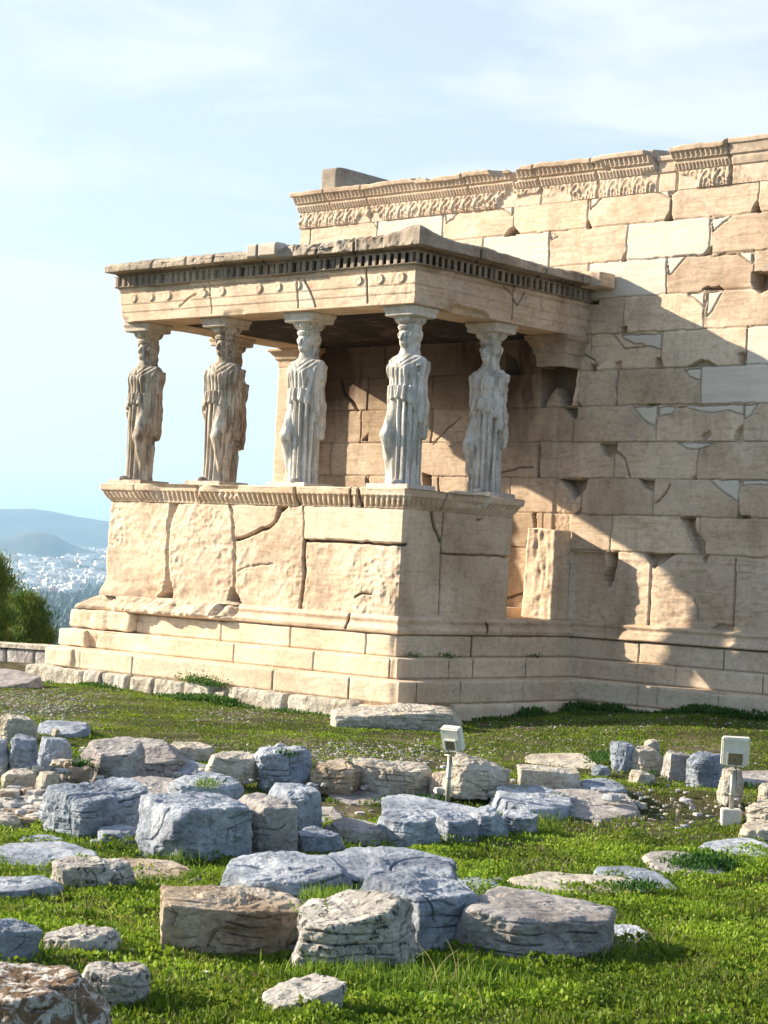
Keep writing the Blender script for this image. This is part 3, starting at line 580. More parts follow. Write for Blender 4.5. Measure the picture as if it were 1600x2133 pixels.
def fn_pod(P, U, D, Z, S):
    r = st0(P, U, 0.010, 2.0, 0.004, 70); fr = (S <= 1); 
    cell = 0.5+0.5*vn(np.stack([U*0.7, 0*U, Z*0.2], -1), 90)
    hew = 0.011*fbm(P, 2.0, 5, 71)+0.012*ridged(P @ np.array([[1, 0, .3], [0, 1, 0], [-.5, 0, 1.6]]), 4.6, 5, 72)+0.012*ridged(P*np.array([1, 1, 1.7]), 9.5, 3, 73)*sst(-.2, .3, vn(P*1.7, 79))
    nb = inpoly(U, Z, newA) | (inpoly(U, Z, newB)); nm = inpoly(U, Z, newA)
    r['d'] += np.where(fr & ~nb, hew-0.01, 0.0)
    r['d'] += np.where(S >= 2, 0.006*fbm(P, 5, 4, 76), 0)
    # swelling of the hewn slabs between their joints
    r['d'] += np.where(fr & ~nb, 0.012*np.sin(np.clip((Z+1.56)/1.31, 0, 1)*math.pi)**0.5, 0.0)
    r['d'] = np.where(nm, 0.018+0.001*fbm(P, 3, 3, 1), r['d'])
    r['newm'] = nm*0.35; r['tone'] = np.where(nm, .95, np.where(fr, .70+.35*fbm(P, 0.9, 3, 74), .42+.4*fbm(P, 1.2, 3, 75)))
    for pl, dp, dk in ((polyJ1, .22, .5), (polyJ3, .18, .6), (polyJ2, .2, .5)):
        i = inpoly(U+0.008*vn(P*10, 5), Z, pl); r['d'][i] -= dp; r['dark'][i] = dk
    for pl, wd, dp in crk+sj:
        us = [p[0] for p in pl]; m = (U > min(us)-.1) & (U < max(us)+.1); d = segd(U[m]+.010*vn(P[m]*9, 4), Z[m]+.010*vn(P[m]*9, 6), pl); r['d'][m] -= dp*1.5*sst(wd+.010, wd*.6, d); r['dark'][m] = np.maximum(r['dark'][m], .95*sst(wd+.002, wd*.5, d))
    # flare into the base at the west end, and broken lower north end of the side
    r['d'] += 0.07*sst(-1.35, -1.56, Z)*sst(US+1.0, US+.2, U)*(S <= 1)
    e = US+LL+EE; r['d'] -= np.where(S >= 3, 0.16*sst(-0.75, -1.0, Z)+0.06*sst(-1.2, -1.56, Z), 0)+0.05*np.exp(-((U-US-LL)/0.05)**2)*(0.5+0.5*vn(P*7, 33))*(~nb)*sst(-.55, -.7, Z)
    return r
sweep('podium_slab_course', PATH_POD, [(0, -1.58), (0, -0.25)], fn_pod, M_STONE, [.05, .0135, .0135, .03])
# egg and dart cornice with its top ledge
def fn_cor(P, U, D, Z, S):
    r = st0(P, U, 0.008, 3, 0.004, 100); k = (U-US)/0.088; ph = np.abs(k-np.round(k))*2
    m = (D > 0.008) & (Z < -0.095) & (Z > -0.235)
    worn = sst(0.25, 0.5, vn(np.stack([U*1.1, 0*U, 0*U], -1), 7))
    egg = np.sqrt(np.clip(1-(ph/0.72)**2, 0, 1)); band = np.sin(np.clip((Z+0.235)/0.14, 0, 1)*math.pi)**0.5
    r['d'] += np.where(m, (egg*0.030-0.030)*band*(1-worn*.7), 0); r['dark'] = np.where(m, (1-egg)*.25*band*(1-worn), 0)
    br = sst(0.42, 0.6, vn(np.stack([U*2.3, 0*U, Z*2], -1), 19)); r['d'] -= br*D.clip(0, 1)*0.5*(Z < -.001)
    pls = [[(uf(T([(x, 80)], 'y', -.1, Z5))[0][0], -.01, w2), (uf(T([(x+dx, 160)], 'y', -.1, Z5))[0][0], -.24, w2)] for x, dx, w2 in ((242, 0, .010), (508, 2, .010), (958, 5, .022), (1205, -3, .012), (1240, 12, .02))]
    pls += [[(us_(T([(632, 160)], 'x', .1, Z6))[0][0], -.01, .012), (us_(T([(612, 240)], 'x', .1, Z6))[0][0], -.24, .012)]]
    joints(P, U, D, Z, pls, r, depth=.06)
    nwm = inpoly(U, Z, uf(T([(1308, 100), (1474, 106), (1474, 135), (1308, 130)], 'y', -.12, Z5)))
    r['newm'] = nwm*.8; r['tone'] = np.where(S <= 1, .75, .5)+.25*vn(np.stack([U*.9, 0*U, 0*U], -1), 3)
    # worn plain east stretch
    pe = (S == 2) & (U < US+LL+0.95); r['d'] = np.where(pe & (Z < -.002), r['d']*.6-D*.25, r['d'])
    r['z'] = np.where((Z > -.02) & (D > .05), -0.02*np.clip(ridged(P, 3, 3, 8), 0, 1), 0)
    return r
sweep('podium_cornice', PATH_POD, [(0, -.255), (.015, -.245), (.02, -.23), (.05, -.20), (.085, -.14), (.10, -.105), (.115, -.10), (.12, -.012), (.105, 0.0), (-0.3, 0.0), (-.62, 0.0), (-.62, -1.4)], fn_cor, M_STONE, [.05, .011, .011, .03], .011)
# base moulding
PATH_ST = lambda a=1.0, e=0.0: [(-LL-e, DD+3, -a, 0), (-LL-e, 0, -a, -1), (0, 0, 1, -1), (0, DD, 1, -1), (8.2, DD, 0, -1)]
US2 = DD+3
def shift(pls): return [[(p[0]+3, *p[1:]) for p in pl] for pl in pls]
def um(x): return US2+LL+DD+x
def fn_base(P, U, D, Z, S):
    r = st0(P, U, 0.010, 2.5, 0.007, 130)
    fr = (S == 1); rel = np.clip((Z+1.80)/.23, 0, 1)
    lft = fr*sst(US2+2.75, US2+2.45, U)+(S == 0)
    r['d'] += lft*(0.08*sst(1.0, 0.2, rel)*sst(-.35, .3, vn(P*np.array([1.6, 1.6, .2]), 135))+0.10*fbm(P, 3.4, 5, 131)+0.05*ridged(P, 2.6, 4, 133))
    r['d'] += np.where(lft > 0.5, 0, 0.012*np.sin(rel*math.pi*3)*(rel > .3))
    cav = uf(T([(608, 612), (700, 618), (712, 640), (690, 680), (600, 672)], 'y', -.05, Z5)); cav = [(a+3, b) for a, b in cav]
    i = inpoly(U+.01*vn(P*9, 5), Z+.01*vn(P*9, 6), cav); r['d'][i] -= .10; r['dark'][i] = .2
    pls = shift([uf(T([(1212, 660), (1196, 728)], 'y', -.05, Z5)), uf(T([(330, 600), (345, 650)], 'y', -.1, Z5)), us_(T([(845, 850), (858, 870), (850, 905)], 'x', .05, Z6))])
    joints(P, U, D, Z, pls, r, .012)
    er = (S == 2)*sst(US2+LL+1.95, US2+LL+2.1, U); r['d'] += er*(0.04*fbm(P, 3, 4, 140)-.02)
    mw = (S == 3); gl_ = sst(-1.785, -1.797, Z); r['d'] -= gl_*.025; r['dark'] = np.maximum(r['dark'], .7*gl_); r['d'] += mw*(0.012*np.sin(rel*math.pi*5))
    for a in (0.55+.0, 3.9, 5.2, 6.6): 
        d = np.abs(U-um(a)); r['d'] -= mw*.03*sst(.015, .005, d)
    nt = mw*sst(.12, .0, rel)*sst(um(.9), um(1.2), U); r['d'] -= nt*.05
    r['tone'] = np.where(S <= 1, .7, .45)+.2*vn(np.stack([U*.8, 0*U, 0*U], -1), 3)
    return r
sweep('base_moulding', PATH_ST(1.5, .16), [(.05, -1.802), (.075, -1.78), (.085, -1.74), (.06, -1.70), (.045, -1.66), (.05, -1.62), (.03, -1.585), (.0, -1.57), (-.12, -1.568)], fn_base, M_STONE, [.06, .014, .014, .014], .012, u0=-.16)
def stepfn(seed, jl, z0, z1, edge=.012, rough=1.0, left=None):
    def fn(P, U, D, Z, S):
        r = st0(P, U, 0.006*rough, 2.0, 0.004*rough, seed)
        joints(P, U, D, Z, jl, r, .003, .03)
        # rounded, chipped arris
        top = sst(z1-.035, z1, Z); chip = sst(.25, .6, vn(P*np.array([3, 3, 1.]), seed+4))*.6+sst(.1, .5, vn(P*9, seed+5))*.4
        gl_ = sst(z0+.020, z0+.006, Z)*(D > prof0); r['d'] -= gl_*.022; r['dark'] = np.maximum(r['dark'], .4*gl_)
        r['d'] -= top*(.004+.030*chip**1.5)*(D > prof0); r['z'] -= top*.012*chip*(D > prof0-.05)
        # broken south-west and south-east corners
        r['d'] -= 0.05*np.exp(-((U-US2-LL)/.09)**2)*(.6+.4*vn(P*6, seed+6)); r['d'] += (.05*fbm(P, 3.5, 4, seed+8)-.02)*np.exp(-((U-US2)/.5)**2)*2
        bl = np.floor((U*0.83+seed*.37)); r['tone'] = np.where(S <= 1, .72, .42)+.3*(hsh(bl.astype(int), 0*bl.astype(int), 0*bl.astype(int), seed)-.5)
        r['d'] += .006*(hsh(bl.astype(int), 1+0*bl.astype(int), 0*bl.astype(int), seed)-.5)
        return r
    return fn
def vjs(items, plane, val, z0, z1, zz, row, w=.002):
    o = []
    for px in items:
        p = T([(px, row)], plane, val, zz)[0][0]; o.append([(p+(US2+LL if plane == 'x' or val < 1 else US2+LL+DD), z0, w), (p+.004+(US2+LL if plane == 'x' or val < 1 else US2+LL+DD), z1, w)])
    return o
defs = [('upper_step', -2.075, -1.802, .05, -.35, -.3, vjs([625, 940, 1285], 'y', -.05, -2.08, -1.8, Z5, 760)+vjs([765], 'x', .05, -2.08, -1.8, Z6, 970, .012)+vjs([655, 1130], 'y', DD-.05, -2.08, -1.8, Z4, 1800), 150),
        ('middle_step', -2.327, -2.075, .28, 0.0, .28, vjs([672, 1010, 1328], 'y', -.28, -2.33, -2.07, Z5, 880)+vjs([835, 1125, 705], 'x', .28, -2.33, -2.07, Z6, 1100)+vjs([790, 1290], 'y', DD-.28, -2.33, -2.07, Z4, 1950), 170),
        ('lower_step', -2.60, -2.327, .62, 0.2, -.16, vjs([72, 275, 805, 1088], 'y', -.62, -2.6, -2.32, Z5, 940)+vjs([630, 865, 1200], 'x', .62, -2.6, -2.32, Z6, 1230)+vjs([470, 585, 945, 1290], 'y', DD-.62, -2.6, -2.32, Z4, 2030), 190)]
for nm, z0, z1, d, din, a, jl, sd in defs:
    prof0 = d-.02
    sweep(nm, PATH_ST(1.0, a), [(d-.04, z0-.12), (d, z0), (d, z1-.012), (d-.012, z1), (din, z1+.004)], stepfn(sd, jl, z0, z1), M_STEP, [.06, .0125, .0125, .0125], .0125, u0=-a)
for (xa, xb, ya, yb, za, zb, sd_) in ((-6.06, -4.72, -.17, .6, -2.055, -1.80, 610), (-6.12, -5.50, -.30, .5, -2.32, -2.08, 612), (-5.98, -5.35, -.64, .2, -2.59, -2.335, 614), (-4.72, -4.60, -.07, .3, -2.05, -1.90, 616)):
    Pw, Fq, at = rough_box('x', (xa, ya, za), (xb, yb, zb), M_STONE, sd_, .035 if sd_ == 610 else .018, 44)
    at['tone'][:] = .8; tmesh('broken_step_block', Pw, Fq, M_STEP, at)
# hidden bulk of the porch platform so that nothing is hollow under the steps
tbox('platform_core', (-LL+.62, .62, -2.7), (-.75, DD-.02, -1.45), M_STONE)

# ---- entablature -------------------------------------------------------------
PATH_AR = [(-LL, DD, -1, 0), (-LL, 0, -1, -1), (0, 0, 1, -1), (0, DD, 1, 0)]
zd0, zd1 = 2.755, 2.915
def fn_ar(P, U, D, Z, S):
    r = st0(P, U, 0.006, 3, 0.003, 210)
    fb = np.where(Z < 2.415, 0, np.where(Z < 2.53, .012, .024)); r['d'] += np.where((Z > 2.285) & (Z < 2.69) & (D > -.001), fb, 0)
    # discs in the upper band
    sp = .352; k = np.round((U-US+.06)/sp); cu = k*sp-.06+US; rr = np.hypot(U-cu, Z-2.605); has = (hsh(k.astype(int), 0*k.astype(int), 0*k.astype(int), 5) > .12) & ((S == 1) | ((S == 2) & (U > US+LL+2.2)))
    r['d'] += np.where(has & (Z > 2.53) & (Z < 2.69), .018*sst(.064, .058, rr)-.004*sst(.046, .034, rr), 0)
    m = (Z > 2.695) & (Z < 2.745); kk = (U/.03); r['d'] += np.where(m, .008*np.abs(np.sin(kk*math.pi))-.004, 0)
    # losses along the crowning beads and at the lower arris
    ls = sst(.05, .35, vn(np.stack([U*1.3, 0*U, 0*U], -1), 61)); r['d'] -= np.where(Z > 2.69, ls*.04, 0)
    lo = sst(.15, .5, vn(np.stack([U*1.7, 0*U, Z*3], -1), 63)); r['d'] -= np.where(Z < 2.36, lo*.03*sst(2.37, 2.28, Z), 0)
    hole = (S == 2); hx = (U-US-LL-1.05)/.42; hz = (Z-2.27)/.12; q = hx**2+hz**2+.5*fbm(P, 5, 4, 66); r['d'] -= hole*.09*sst(1.1, .5, q)*(Z < 2.5); 
    hw = (S == 2)*sst(US+LL+2.3, US+LL+1.9, U)*sst(US+LL-.02, US+LL+.1, U); r['d'] += hw*(.010*fbm(P, 5, 4, 67)-.012)*(Z < 2.69)
    hw2 = (S == 1)*sst(US+LL-.75, US+LL-.55, U); r['d'] += hw2*(.018*fbm(P, 5, 4, 68)-.010)*(Z < 2.69)
    zo = (0, 0)
    Z1 = ((200, 460), .325); Z2 = ((680, 460), .375)
    pls = [uf(T([(742, 390), (742, 590)], 'y', 0, Z1)), uf(T([(1302, 370), (1298, 470), (1296, 555)], 'y', 0, Z1)), uf(T([(1340, 380), (1375, 440), (1410, 550)], 'y', 0, Z1)), uf(T([(700, 420), (735, 480)], 'y', 0, Z1)), uf(T([(225, 270), (228, 330), (228, 455)], 'y', 0, Z2)), uf(T([(540, 550), (600, 500), (650, 470)], 'y', 0, Z1)),
           us_(T([(1038, 370), (1034, 430), (1035, 545)], 'x', 0, Z2)), us_(T([(1038, 440), (1060, 470), (1095, 400)], 'x', 0, Z2)), us_(T([(980, 360), (1030, 410)], 'x', 0, Z2))]
    joints(P, U, D, Z, pls, r, .006, .035)
    nm = inpoly(U, Z, uf(T([(1302, 400), (1345, 390), (1375, 440), (1408, 552), (1298, 556)], 'y', 0, Z1))); r['newm'] = nm*.8
    r['tone'] = np.where(S <= 1, .72, .5)+.35*fbm(P, 1.1, 3, 77)
    return r
sweep('architrave', PATH_AR, [(-.58, 2.75), (-.58, 2.285), (-.3, 2.28), (-.004, 2.28), (0, 2.285), (0, 2.41), (0, 2.53), (0, 2.685), (.03, 2.695), (.045, 2.72), (.05, 2.755), (-.01, 2.757)], fn_ar, M_STONE, [.03, .010, .010], .010)
def fn_de(P, U, D, Z, S):
    r = st0(P, U, 0.004, 3, 0.002, 240); per = .118; k = (U-US-.02)/per; ph = k-np.floor(k)
    gap = sst(.54, .60, ph)*sst(1.0, .94, ph); kf = np.floor(k).astype(int); h = hsh(kf, 0*kf, 0*kf, 4)
    m = (Z > zd0+.014) & (Z < zd1-.012) & (D > .03)
    lost = (h > .88) | ((S == 1) & (U > US+2.2) & (U < US+3.6) & (h > .72))
    r['d'] -= np.where(m, np.where(lost, .045, gap*.082), 0); r['dark'] = np.where(m & (gap > .5), .95, .22+.35*fbm(P, 2, 3, 9)); r['tone'] = np.where(S <= 1, .45, .5)+0*U
    r['d'] += np.where(m & (gap < .5), .014*(h-.6)+.02*np.minimum(0, vn(P*14, 3)+.2), 0)
    return r
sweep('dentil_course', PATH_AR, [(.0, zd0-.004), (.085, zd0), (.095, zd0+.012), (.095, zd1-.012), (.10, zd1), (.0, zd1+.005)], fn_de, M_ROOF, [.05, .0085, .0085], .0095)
def bfront(U):   # how broken the projecting slab is along the path
    b = np.zeros(U.shape); x = U-US-LL       # x<0 front
    b = np.where(x < 0, sst(-2.3, -2.2, x)*.75, .12); b = np.where((x < -2.3) & (x > -LL), .05, b)
    b = np.where((x > -.55) & (x < 0), .35, b); return b
def fn_co(P, U, D, Z, S):
    r = st0(P, U, 0.008, 3, 0.004, 270); x = U-US-LL; b = bfront(U)
    big = fbm(P, 2.1, 5, 271); rd = ridged(P, 3.2, 4, 272)
    out = (D > .10)
    r['d'] -= np.where(out, (D-.10)*b*(.55+.55*big), 0)+np.where(out, .02*(1-b)*sst(.2, .6, fbm(P, 3.5, 4, 273))*1.5, 0)
    r['d'] += np.where(out, b*.05*rd+(.02+.03*b)*fbm(P, 6, 4, 277), 0)
    west = 0
    tp = (Z > 3.03); r['z'] = np.where(tp, .06*big*(.5+b)+.045*rd*b+.02*fbm(P, 7, 4, 278)-.02+.06*b*sst(-.1, .4, vn(np.stack([U*1.6, 0*U, 0*U], -1), 5)), 0)
    r['z'] += np.where(tp, .10*np.exp(-((x+.05)/.30)**2)+.03*np.exp(-((x-.9)/1.0)**2), 0)
    # the crisp slab that keeps its full edge
    cs = ((x > -2.78) & (x < -2.28)); r['z'] = np.where(cs & tp, .055, r['z']); r['d'] = np.where(cs & (Z > 2.97) & (D > .2), .035, r['d'])
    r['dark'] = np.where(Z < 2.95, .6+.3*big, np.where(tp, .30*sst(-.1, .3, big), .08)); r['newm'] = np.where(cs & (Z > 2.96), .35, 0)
    jl = [[(US+LL+q, 2.9, .010), (US+LL+q+dq, 3.2, .010)] for q, dq in ((-4.55, .02), (-3.9, 0), (-3.4, .03), (-2.6, .0), (-1.65, .05), (-1.02, .0), (1.1, .03), (2.35, .02), (3.1, .0))]
    joints(P, U, D, Z, jl, r, .010, .05)
    r['tone'] = np.where(S <= 1, .6, .5)+.3*fbm(P, 1.3, 3, 5)
    return r
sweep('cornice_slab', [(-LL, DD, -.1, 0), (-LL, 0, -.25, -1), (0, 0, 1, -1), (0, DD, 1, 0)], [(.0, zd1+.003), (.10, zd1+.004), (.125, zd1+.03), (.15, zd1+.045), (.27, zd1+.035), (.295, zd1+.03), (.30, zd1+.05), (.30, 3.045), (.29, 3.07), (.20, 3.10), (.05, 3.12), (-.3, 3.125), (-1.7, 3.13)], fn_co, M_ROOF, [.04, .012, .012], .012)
tbox('porch_ceiling', (-LL+.56, .56, 2.30), (-.56, DD-.004, 2.90), M_SHADE)
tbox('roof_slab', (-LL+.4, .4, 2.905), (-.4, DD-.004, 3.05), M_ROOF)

# ---- pilasters against the wall -----------------------------------------------
def anta(x0, x1, y0, z0, z1, capname, shaft=True):
    if shaft: 
        n = 60; zz = np.linspace(z0, z1, 80)
        pts = [(x0, DD+.02)]+[(x0, y0+(DD-y0)*(1-t)) for t in np.linspace(0, 1, 14)]+[(x0+(x1-x0)*t, y0) for t in np.linspace(0, 1, 30)[1:]]+[(x1, y0+(DD+.02-y0)*t) for t in np.linspace(0, 1, 14)[1:]]
        V = np.array([[x, y, z] for x, y in pts for z in zz]); V[:, :2] += (0.006*fbm(V, 4, 4, 300))[:, None]
        for zj in (W0+CH*k for k in range(7)): m = np.abs(V[:, 2]-zj) < .012; V[m, 1] += .01; 
        k = len(zz); i = np.arange(len(pts)-1)[:, None]; j = np.arange(k-1)[None]; Q = np.stack([i*k+j, (i+1)*k+j, (i+1)*k+j+1, i*k+j+1], -1).reshape(-1, 4)
        tmesh('pilaster', V, Q, M_STONE, {'newm': np.zeros(len(V)), 'dark': np.zeros(len(V)), 'tone': np.full(len(V), .6)})
    path = [(x0, DD+.02, -1, 0), (x0, y0, -1, -1), (x1, y0, 1, -1), (x1, DD+.02, 1, 0)]
    h = z1; H = 2.28-h
    def fn(P, U, D, Z, S):
        r = st0(P, U, 0.004, 5, 0.003, 310); t = (Z-h)/H
        for a, b, per in ((.42, .55, .034), (.66, .80, .045)): m = (t > a) & (t < b); r['d'] += np.where(m, .012*np.abs(np.sin(U/per*math.pi))-.008, 0)
        r['dark'] = .38+.3*fbm(P, 3, 3, 8) if capname == 'brown' else np.zeros(U.shape); r['tone'] = .5+0*U; return r
    sweep('pilaster_capital', path, [(-.05, h-.001), (.0, h), (.005, h+.1*H), (.02, h+.38*H), (.045, h+.42*H), (.05, h+.56*H), (.06, h+.62*H), (.08, h+.68*H), (.10, h+.80*H), (.13, h+.84*H), (.14, h+.99*H), (.0, h+H-.006)], fn, M_STONE, .009, .010)
anta(-5.56, -5.05, 3.28, -1.57, 2.00, 'pale')
anta(-.50, -.06, 3.20, 1.90, 1.86, 'brown', shaft=False)
# the surviving foot of the east pilaster, split and rough
def stubf():
    us, vs_ = np.meshgrid(np.linspace(0, 1, 60), np.linspace(-1.565, -.36, 100), indexing='ij')
    pts = [(-.47, DD-.01), (-.47, 3.16), (.0, 3.16), (-.03, 3.33), (-.07, DD-.01)]
    L2 = [0]; 
    for a, b in zip(pts[:-1], pts[1:]): L2.append(L2[-1]+math.hypot(b[0]-a[0], b[1]-a[1]))
    s = us*L2[-1]; Xs = np.interp(s, L2, [p[0] for p in pts]); Ys = np.interp(s, L2, [p[1] for p in pts]); Pp = np.stack([Xs, Ys, vs_], -1)
    q = .024*ridged(Pp*np.array([3, 3, .5]), 4.2, 5, 320)+.025*fbm(Pp, 7, 4, 321); frm = sst(0.0, .05, s-L2[1])*sst(.0, .05, L2[2]-s+.1)
    Ys = Ys-q*(Ys < DD-.05); Xs = Xs-.008*np.abs(np.sin(Ys*52))*(s > L2[2])-.05*(vs_+.36)*(Xs < -.4)*-1
    k = 100; V = np.stack([Xs, Ys, vs_+.04*fbm(Pp, 3, 3, 5)*sst(-.6, -.36, vs_)], -1).reshape(-1, 3); i = np.arange(59)[:, None]; j = np.arange(k-1)[None]
    Q = np.stack([i*k+j, (i+1)*k+j, (i+1)*k+j+1, i*k+j+1], -1).reshape(-1, 4).tolist()
    n = len(V); top = [i*k+k-1 for i in range(60)]; V = np.concatenate([V, [[-.2, DD-.15, -.36]]]); Q += [(top[i], top[i+1], n) for i in range(59)]
    tmesh('pilaster_foot', V, [tuple(q) for q in Q], M_STONE, {'newm': np.full(len(V), .0), 'dark': np.zeros(len(V)), 'tone': np.full(len(V), .7)})
stubf()

# ---- carved band crowning the long wall ----------------------------------------
PATH_EP = [(WX0, DD+3, -1, 0), (WX0, DD, -1, -1), (8.2, DD, 0, -1)]
Z3b = Z3
def fn_ep(P, U, D, Z, S):
    r = st0(P, U, 0.006, 3, 0.003, 350); x = U-3+WX0
    t = (Z-4.19)
    # palmettes and lotus in the lower band
    per = .21; k = (U/per); ph = (k-np.floor(k)-.5)*2; q = np.hypot(ph, (t-.04)/.20*1.0)
    orn = .020*np.maximum(0, np.cos(q*13.0))*sst(1.15, .95, q)+.018*sst(.2, .1, np.abs(np.abs(ph)-.97))*(t > .03)
    ang = np.arctan2(t-.02, ph*per*.5+1e-6); orn += .012*np.maximum(0, np.cos(ang*9))*sst(1.1, .8, q)*sst(.25, .4, q)
    m = (t > .005) & (t < .245) & (D < .03); r['d'] += np.where(m, orn*1.0*(.7+.5*vn(P*3, 79)), 0)
    for a, b, p2, am in ((.26, .33, .055, .024), (.345, .375, .028, .010), (.40, .50, .075, .030)):
        mm = (t > a) & (t < b); r['d'] += np.where(mm, am*np.abs(np.sin(U/p2*math.pi))-am*.8, 0)
    # losses: plain filled stretches and broken edges
    ls = sst(-.16, .04, vn(np.stack([U*1.5+.3, 0*U, t*2.5], -1), 71)+.35*vn(P*7, 72)+np.where(x < -3.2, -.5, 0)+np.where((x > 1.05) & (x < 1.35), .9, 0)); ls = ls*(x > -4.6)
    r['d'] = np.where(t > -.01, r['d']*(1-ls)-ls*np.clip(D*.72, 0, .1)-ls*.012*(D < .03), r['d'])
    up = sst(.42, .5, t); r['z'] = -up*(ls*.09+.05*np.clip(fbm(P, 3, 4, 88), 0, 1)+.04*np.clip(vn(np.stack([U*2.1, 0*U, 0*U], -1), 73), 0, 1)*(x > -3))
    rg = sst(2.18, 2.24, x); r['d'] = np.where(rg > .5, .012*fbm(P, 4, 4, 74)-np.where(t < .22, .0, D*.15), r['d']); r['z'] = np.where(rg > .5, up*(.02+.01*fbm(P, 2, 3, 4)), r['z'])
    jl = [[(3+(xx-WX0), 4.18, .010), (3+(xx-WX0)+dx, 4.8, .010)] for xx, dx in ((-4.85, .0), (-4.1, .03), (-2.12, -.02), (-.9, .05), (.1, .03), (1.05, .02), (1.36, .0), (2.2, .03), (3.6, 0), (5.1, 0))]
    joints(P, U, D, Z, jl, r, .008, .05)
    r['dark'] = np.maximum(r['dark'], np.where(m & (ls < .5), np.clip(.42-orn*30, 0, .42), 0)*.8); r['dark'] = np.maximum(r['dark'], up*.25*sst(-.2, .3, fbm(P, 2, 4, 6)))
    r['tone'] = .55+.3*fbm(P, 1.0, 3, 78)-.1*(t > .25); r['newm'] = np.where(ls > .7, .2, 0)
    return r
sweep('carved_frieze_band', PATH_EP, [(-.1, 4.19), (.012, 4.195), (.012, 4.44), (.03, 4.45), (.055, 4.52), (.06, 4.535), (.065, 4.57), (.09, 4.58), (.125, 4.68), (.145, 4.69), (.15, 4.74), (.14, 4.755), (-.1, 4.765), (-.45, 4.766), (-.45, 4.3)], fn_ep, M_STONE, [.05, .0098, .0098], .0098)
# dark slab lying on top of the wall near its west end
p0 = aty(704, 345, DD+.30); p1 = aty(668, 348, DD+.30); yb = DD+2.6
zt = p0[2]
V = []
nnx, nny, nnz = 10, 40, 12
Pw, Fq, at = rough_box('x', (p1[0], DD+.30, 4.72), (p0[0], DD+3.2, zt), M_ROOF, 400, .008, 30)
tmesh('top_slab', Pw, Fq, M_ROOF, at)
# loose end piece of the porch cornice against the wall
Pw, Fq, at = rough_box('x', (.02, 3.26, 2.93), (.46, 3.58, 3.12), M_ROOF, 410, .03, 20)
tmesh('cornice_end_piece', Pw, Fq, M_STONE, at)

# ---- rough foundation blocks below the lowest step ---------------------------------
fb = [(52, 175, 1383, 1438, .0), (176, 209, 1396, 1440, .02), (209, 264, 1398, 1444, .0), (267, 318, 1402, 1448, .02), (322, 382, 1405, 1452, .0), (384, 442, 1412, 1456, .02), (446, 470, 1436, 1458, .0), (476, 594, 1424, 1474, .0), (597, 742, 1442, 1500, .02)]
for i, (u0, u1, v0, v1, dd) in enumerate(fb):
    y = -.72-dd; a = aty(u0, v0, y); b = aty(u1, v0+8, y); zb = -3.05; ztp = min(-2.595, (a[2]+b[2])/2) if i != 6 else -2.68
    Pw, Fq, at = rough_box('x', (a[0], y, zb), (b[0]-.02, y+.7, -2.602 if i != 6 else -2.68), M_STEP, 430+i*3, .042, 36)
    at['tone'][:] = .15; at['dark'] = .35*sst(.0, .5, fbm(Pw, 4, 4, 12))
    tmesh('foundation_block', Pw, Fq, M_RC, at)
Pw, Fq, at = rough_box('x', (-.1, -.74, -3.05), (.74, .3, -2.62), M_RC, 480, .03, 34); tmesh('foundation_block', Pw, Fq, M_STEP, at)
for y0, y1 in ((.32, 1.5), (1.52, 2.9)):
    Pw, Fq, at = rough_box('x', (.2, y0, -3.05), (.74, y1, -2.605), M_RC, 490, .02, 26); tmesh('foundation_block', Pw, Fq, M_STEP, at)
for x0, x1 in ((.8, 2.2), (2.22, 3.6), (3.62, 5.0), (5.02, 6.6), (6.62, 8.2)):
    Pw, Fq, at = rough_box('x', (x0, DD-.72, -3.05), (x1, DD, -2.605), M_RC, 495, .012, 26); tmesh('foundation_block', Pw, Fq, M_STEP, at)
# ------------------------------------------------------------------ statues
def surfnets(F, org, h):
    nx_, ny_, nz_ = F.shape; ins = F < 0
    c = [(a, b, e) for a in (0, 1) for b in (0, 1) for e in (0, 1)]
    cnt = sum(ins[a:nx_-1+a, b:ny_-1+b, e:nz_-1+e].astype(np.int8) for a, b, e in c)
    act = (cnt > 0) & (cnt < 8); idx = np.argwhere(act); n = len(idx)
    vals = np.stack([F[idx[:, 0]+a, idx[:, 1]+b, idx[:, 2]+e] for a, b, e in c], 1); ca = np.array(c, float)
    acc = np.zeros((n, 3)); k = np.zeros(n)
    for i in range(8):
        for j in range(i+1, 8):
            if sum(abs(c[i][q]-c[j][q]) for q in range(3)) != 1: continue
            cr_ = (vals[:, i] < 0) != (vals[:, j] < 0); t = vals[:, i]/(vals[:, i]-vals[:, j]+1e-12); p = ca[i]+(ca[j]-ca[i])*t[:, None]; acc += np.where(cr_[:, None], p, 0); k += cr_
    V = org+(idx+acc/k[:, None])*h; vid = -np.ones(act.shape, int); vid[tuple(idx.T)] = np.arange(n); Fc = []
    for ax in range(3):
        sl0 = [slice(1, -1)]*3; sl0[ax] = slice(0, -1); sl1 = [slice(1, -1)]*3; sl1[ax] = slice(1, None)
        A = ins[tuple(sl0)]; B = ins[tuple(sl1)]; e = np.argwhere(A != B)
        s = A[tuple(e.T)]; e = e+1; e[:, ax] -= 1; o1, o2 = (ax+1) % 3, (ax+2) % 3
        def g(d1, d2): q = e.copy(); q[:, o1] -= d1; q[:, o2] -= d2; return vid[q[:, 0], q[:, 1], q[:, 2]]
        q = np.stack([g(0, 0), g(1, 0), g(1, 1), g(0, 1)], 1); q[~s] = q[~s][:, ::-1]; Fc.append(q)
    Fc = np.concatenate(Fc); return V, Fc[(Fc >= 0).all(1)]
def smin(a, b, k): h = np.clip(.5+.5*(b-a)/k, 0, 1); return b*(1-h)+a*h-k*h*(1-h)
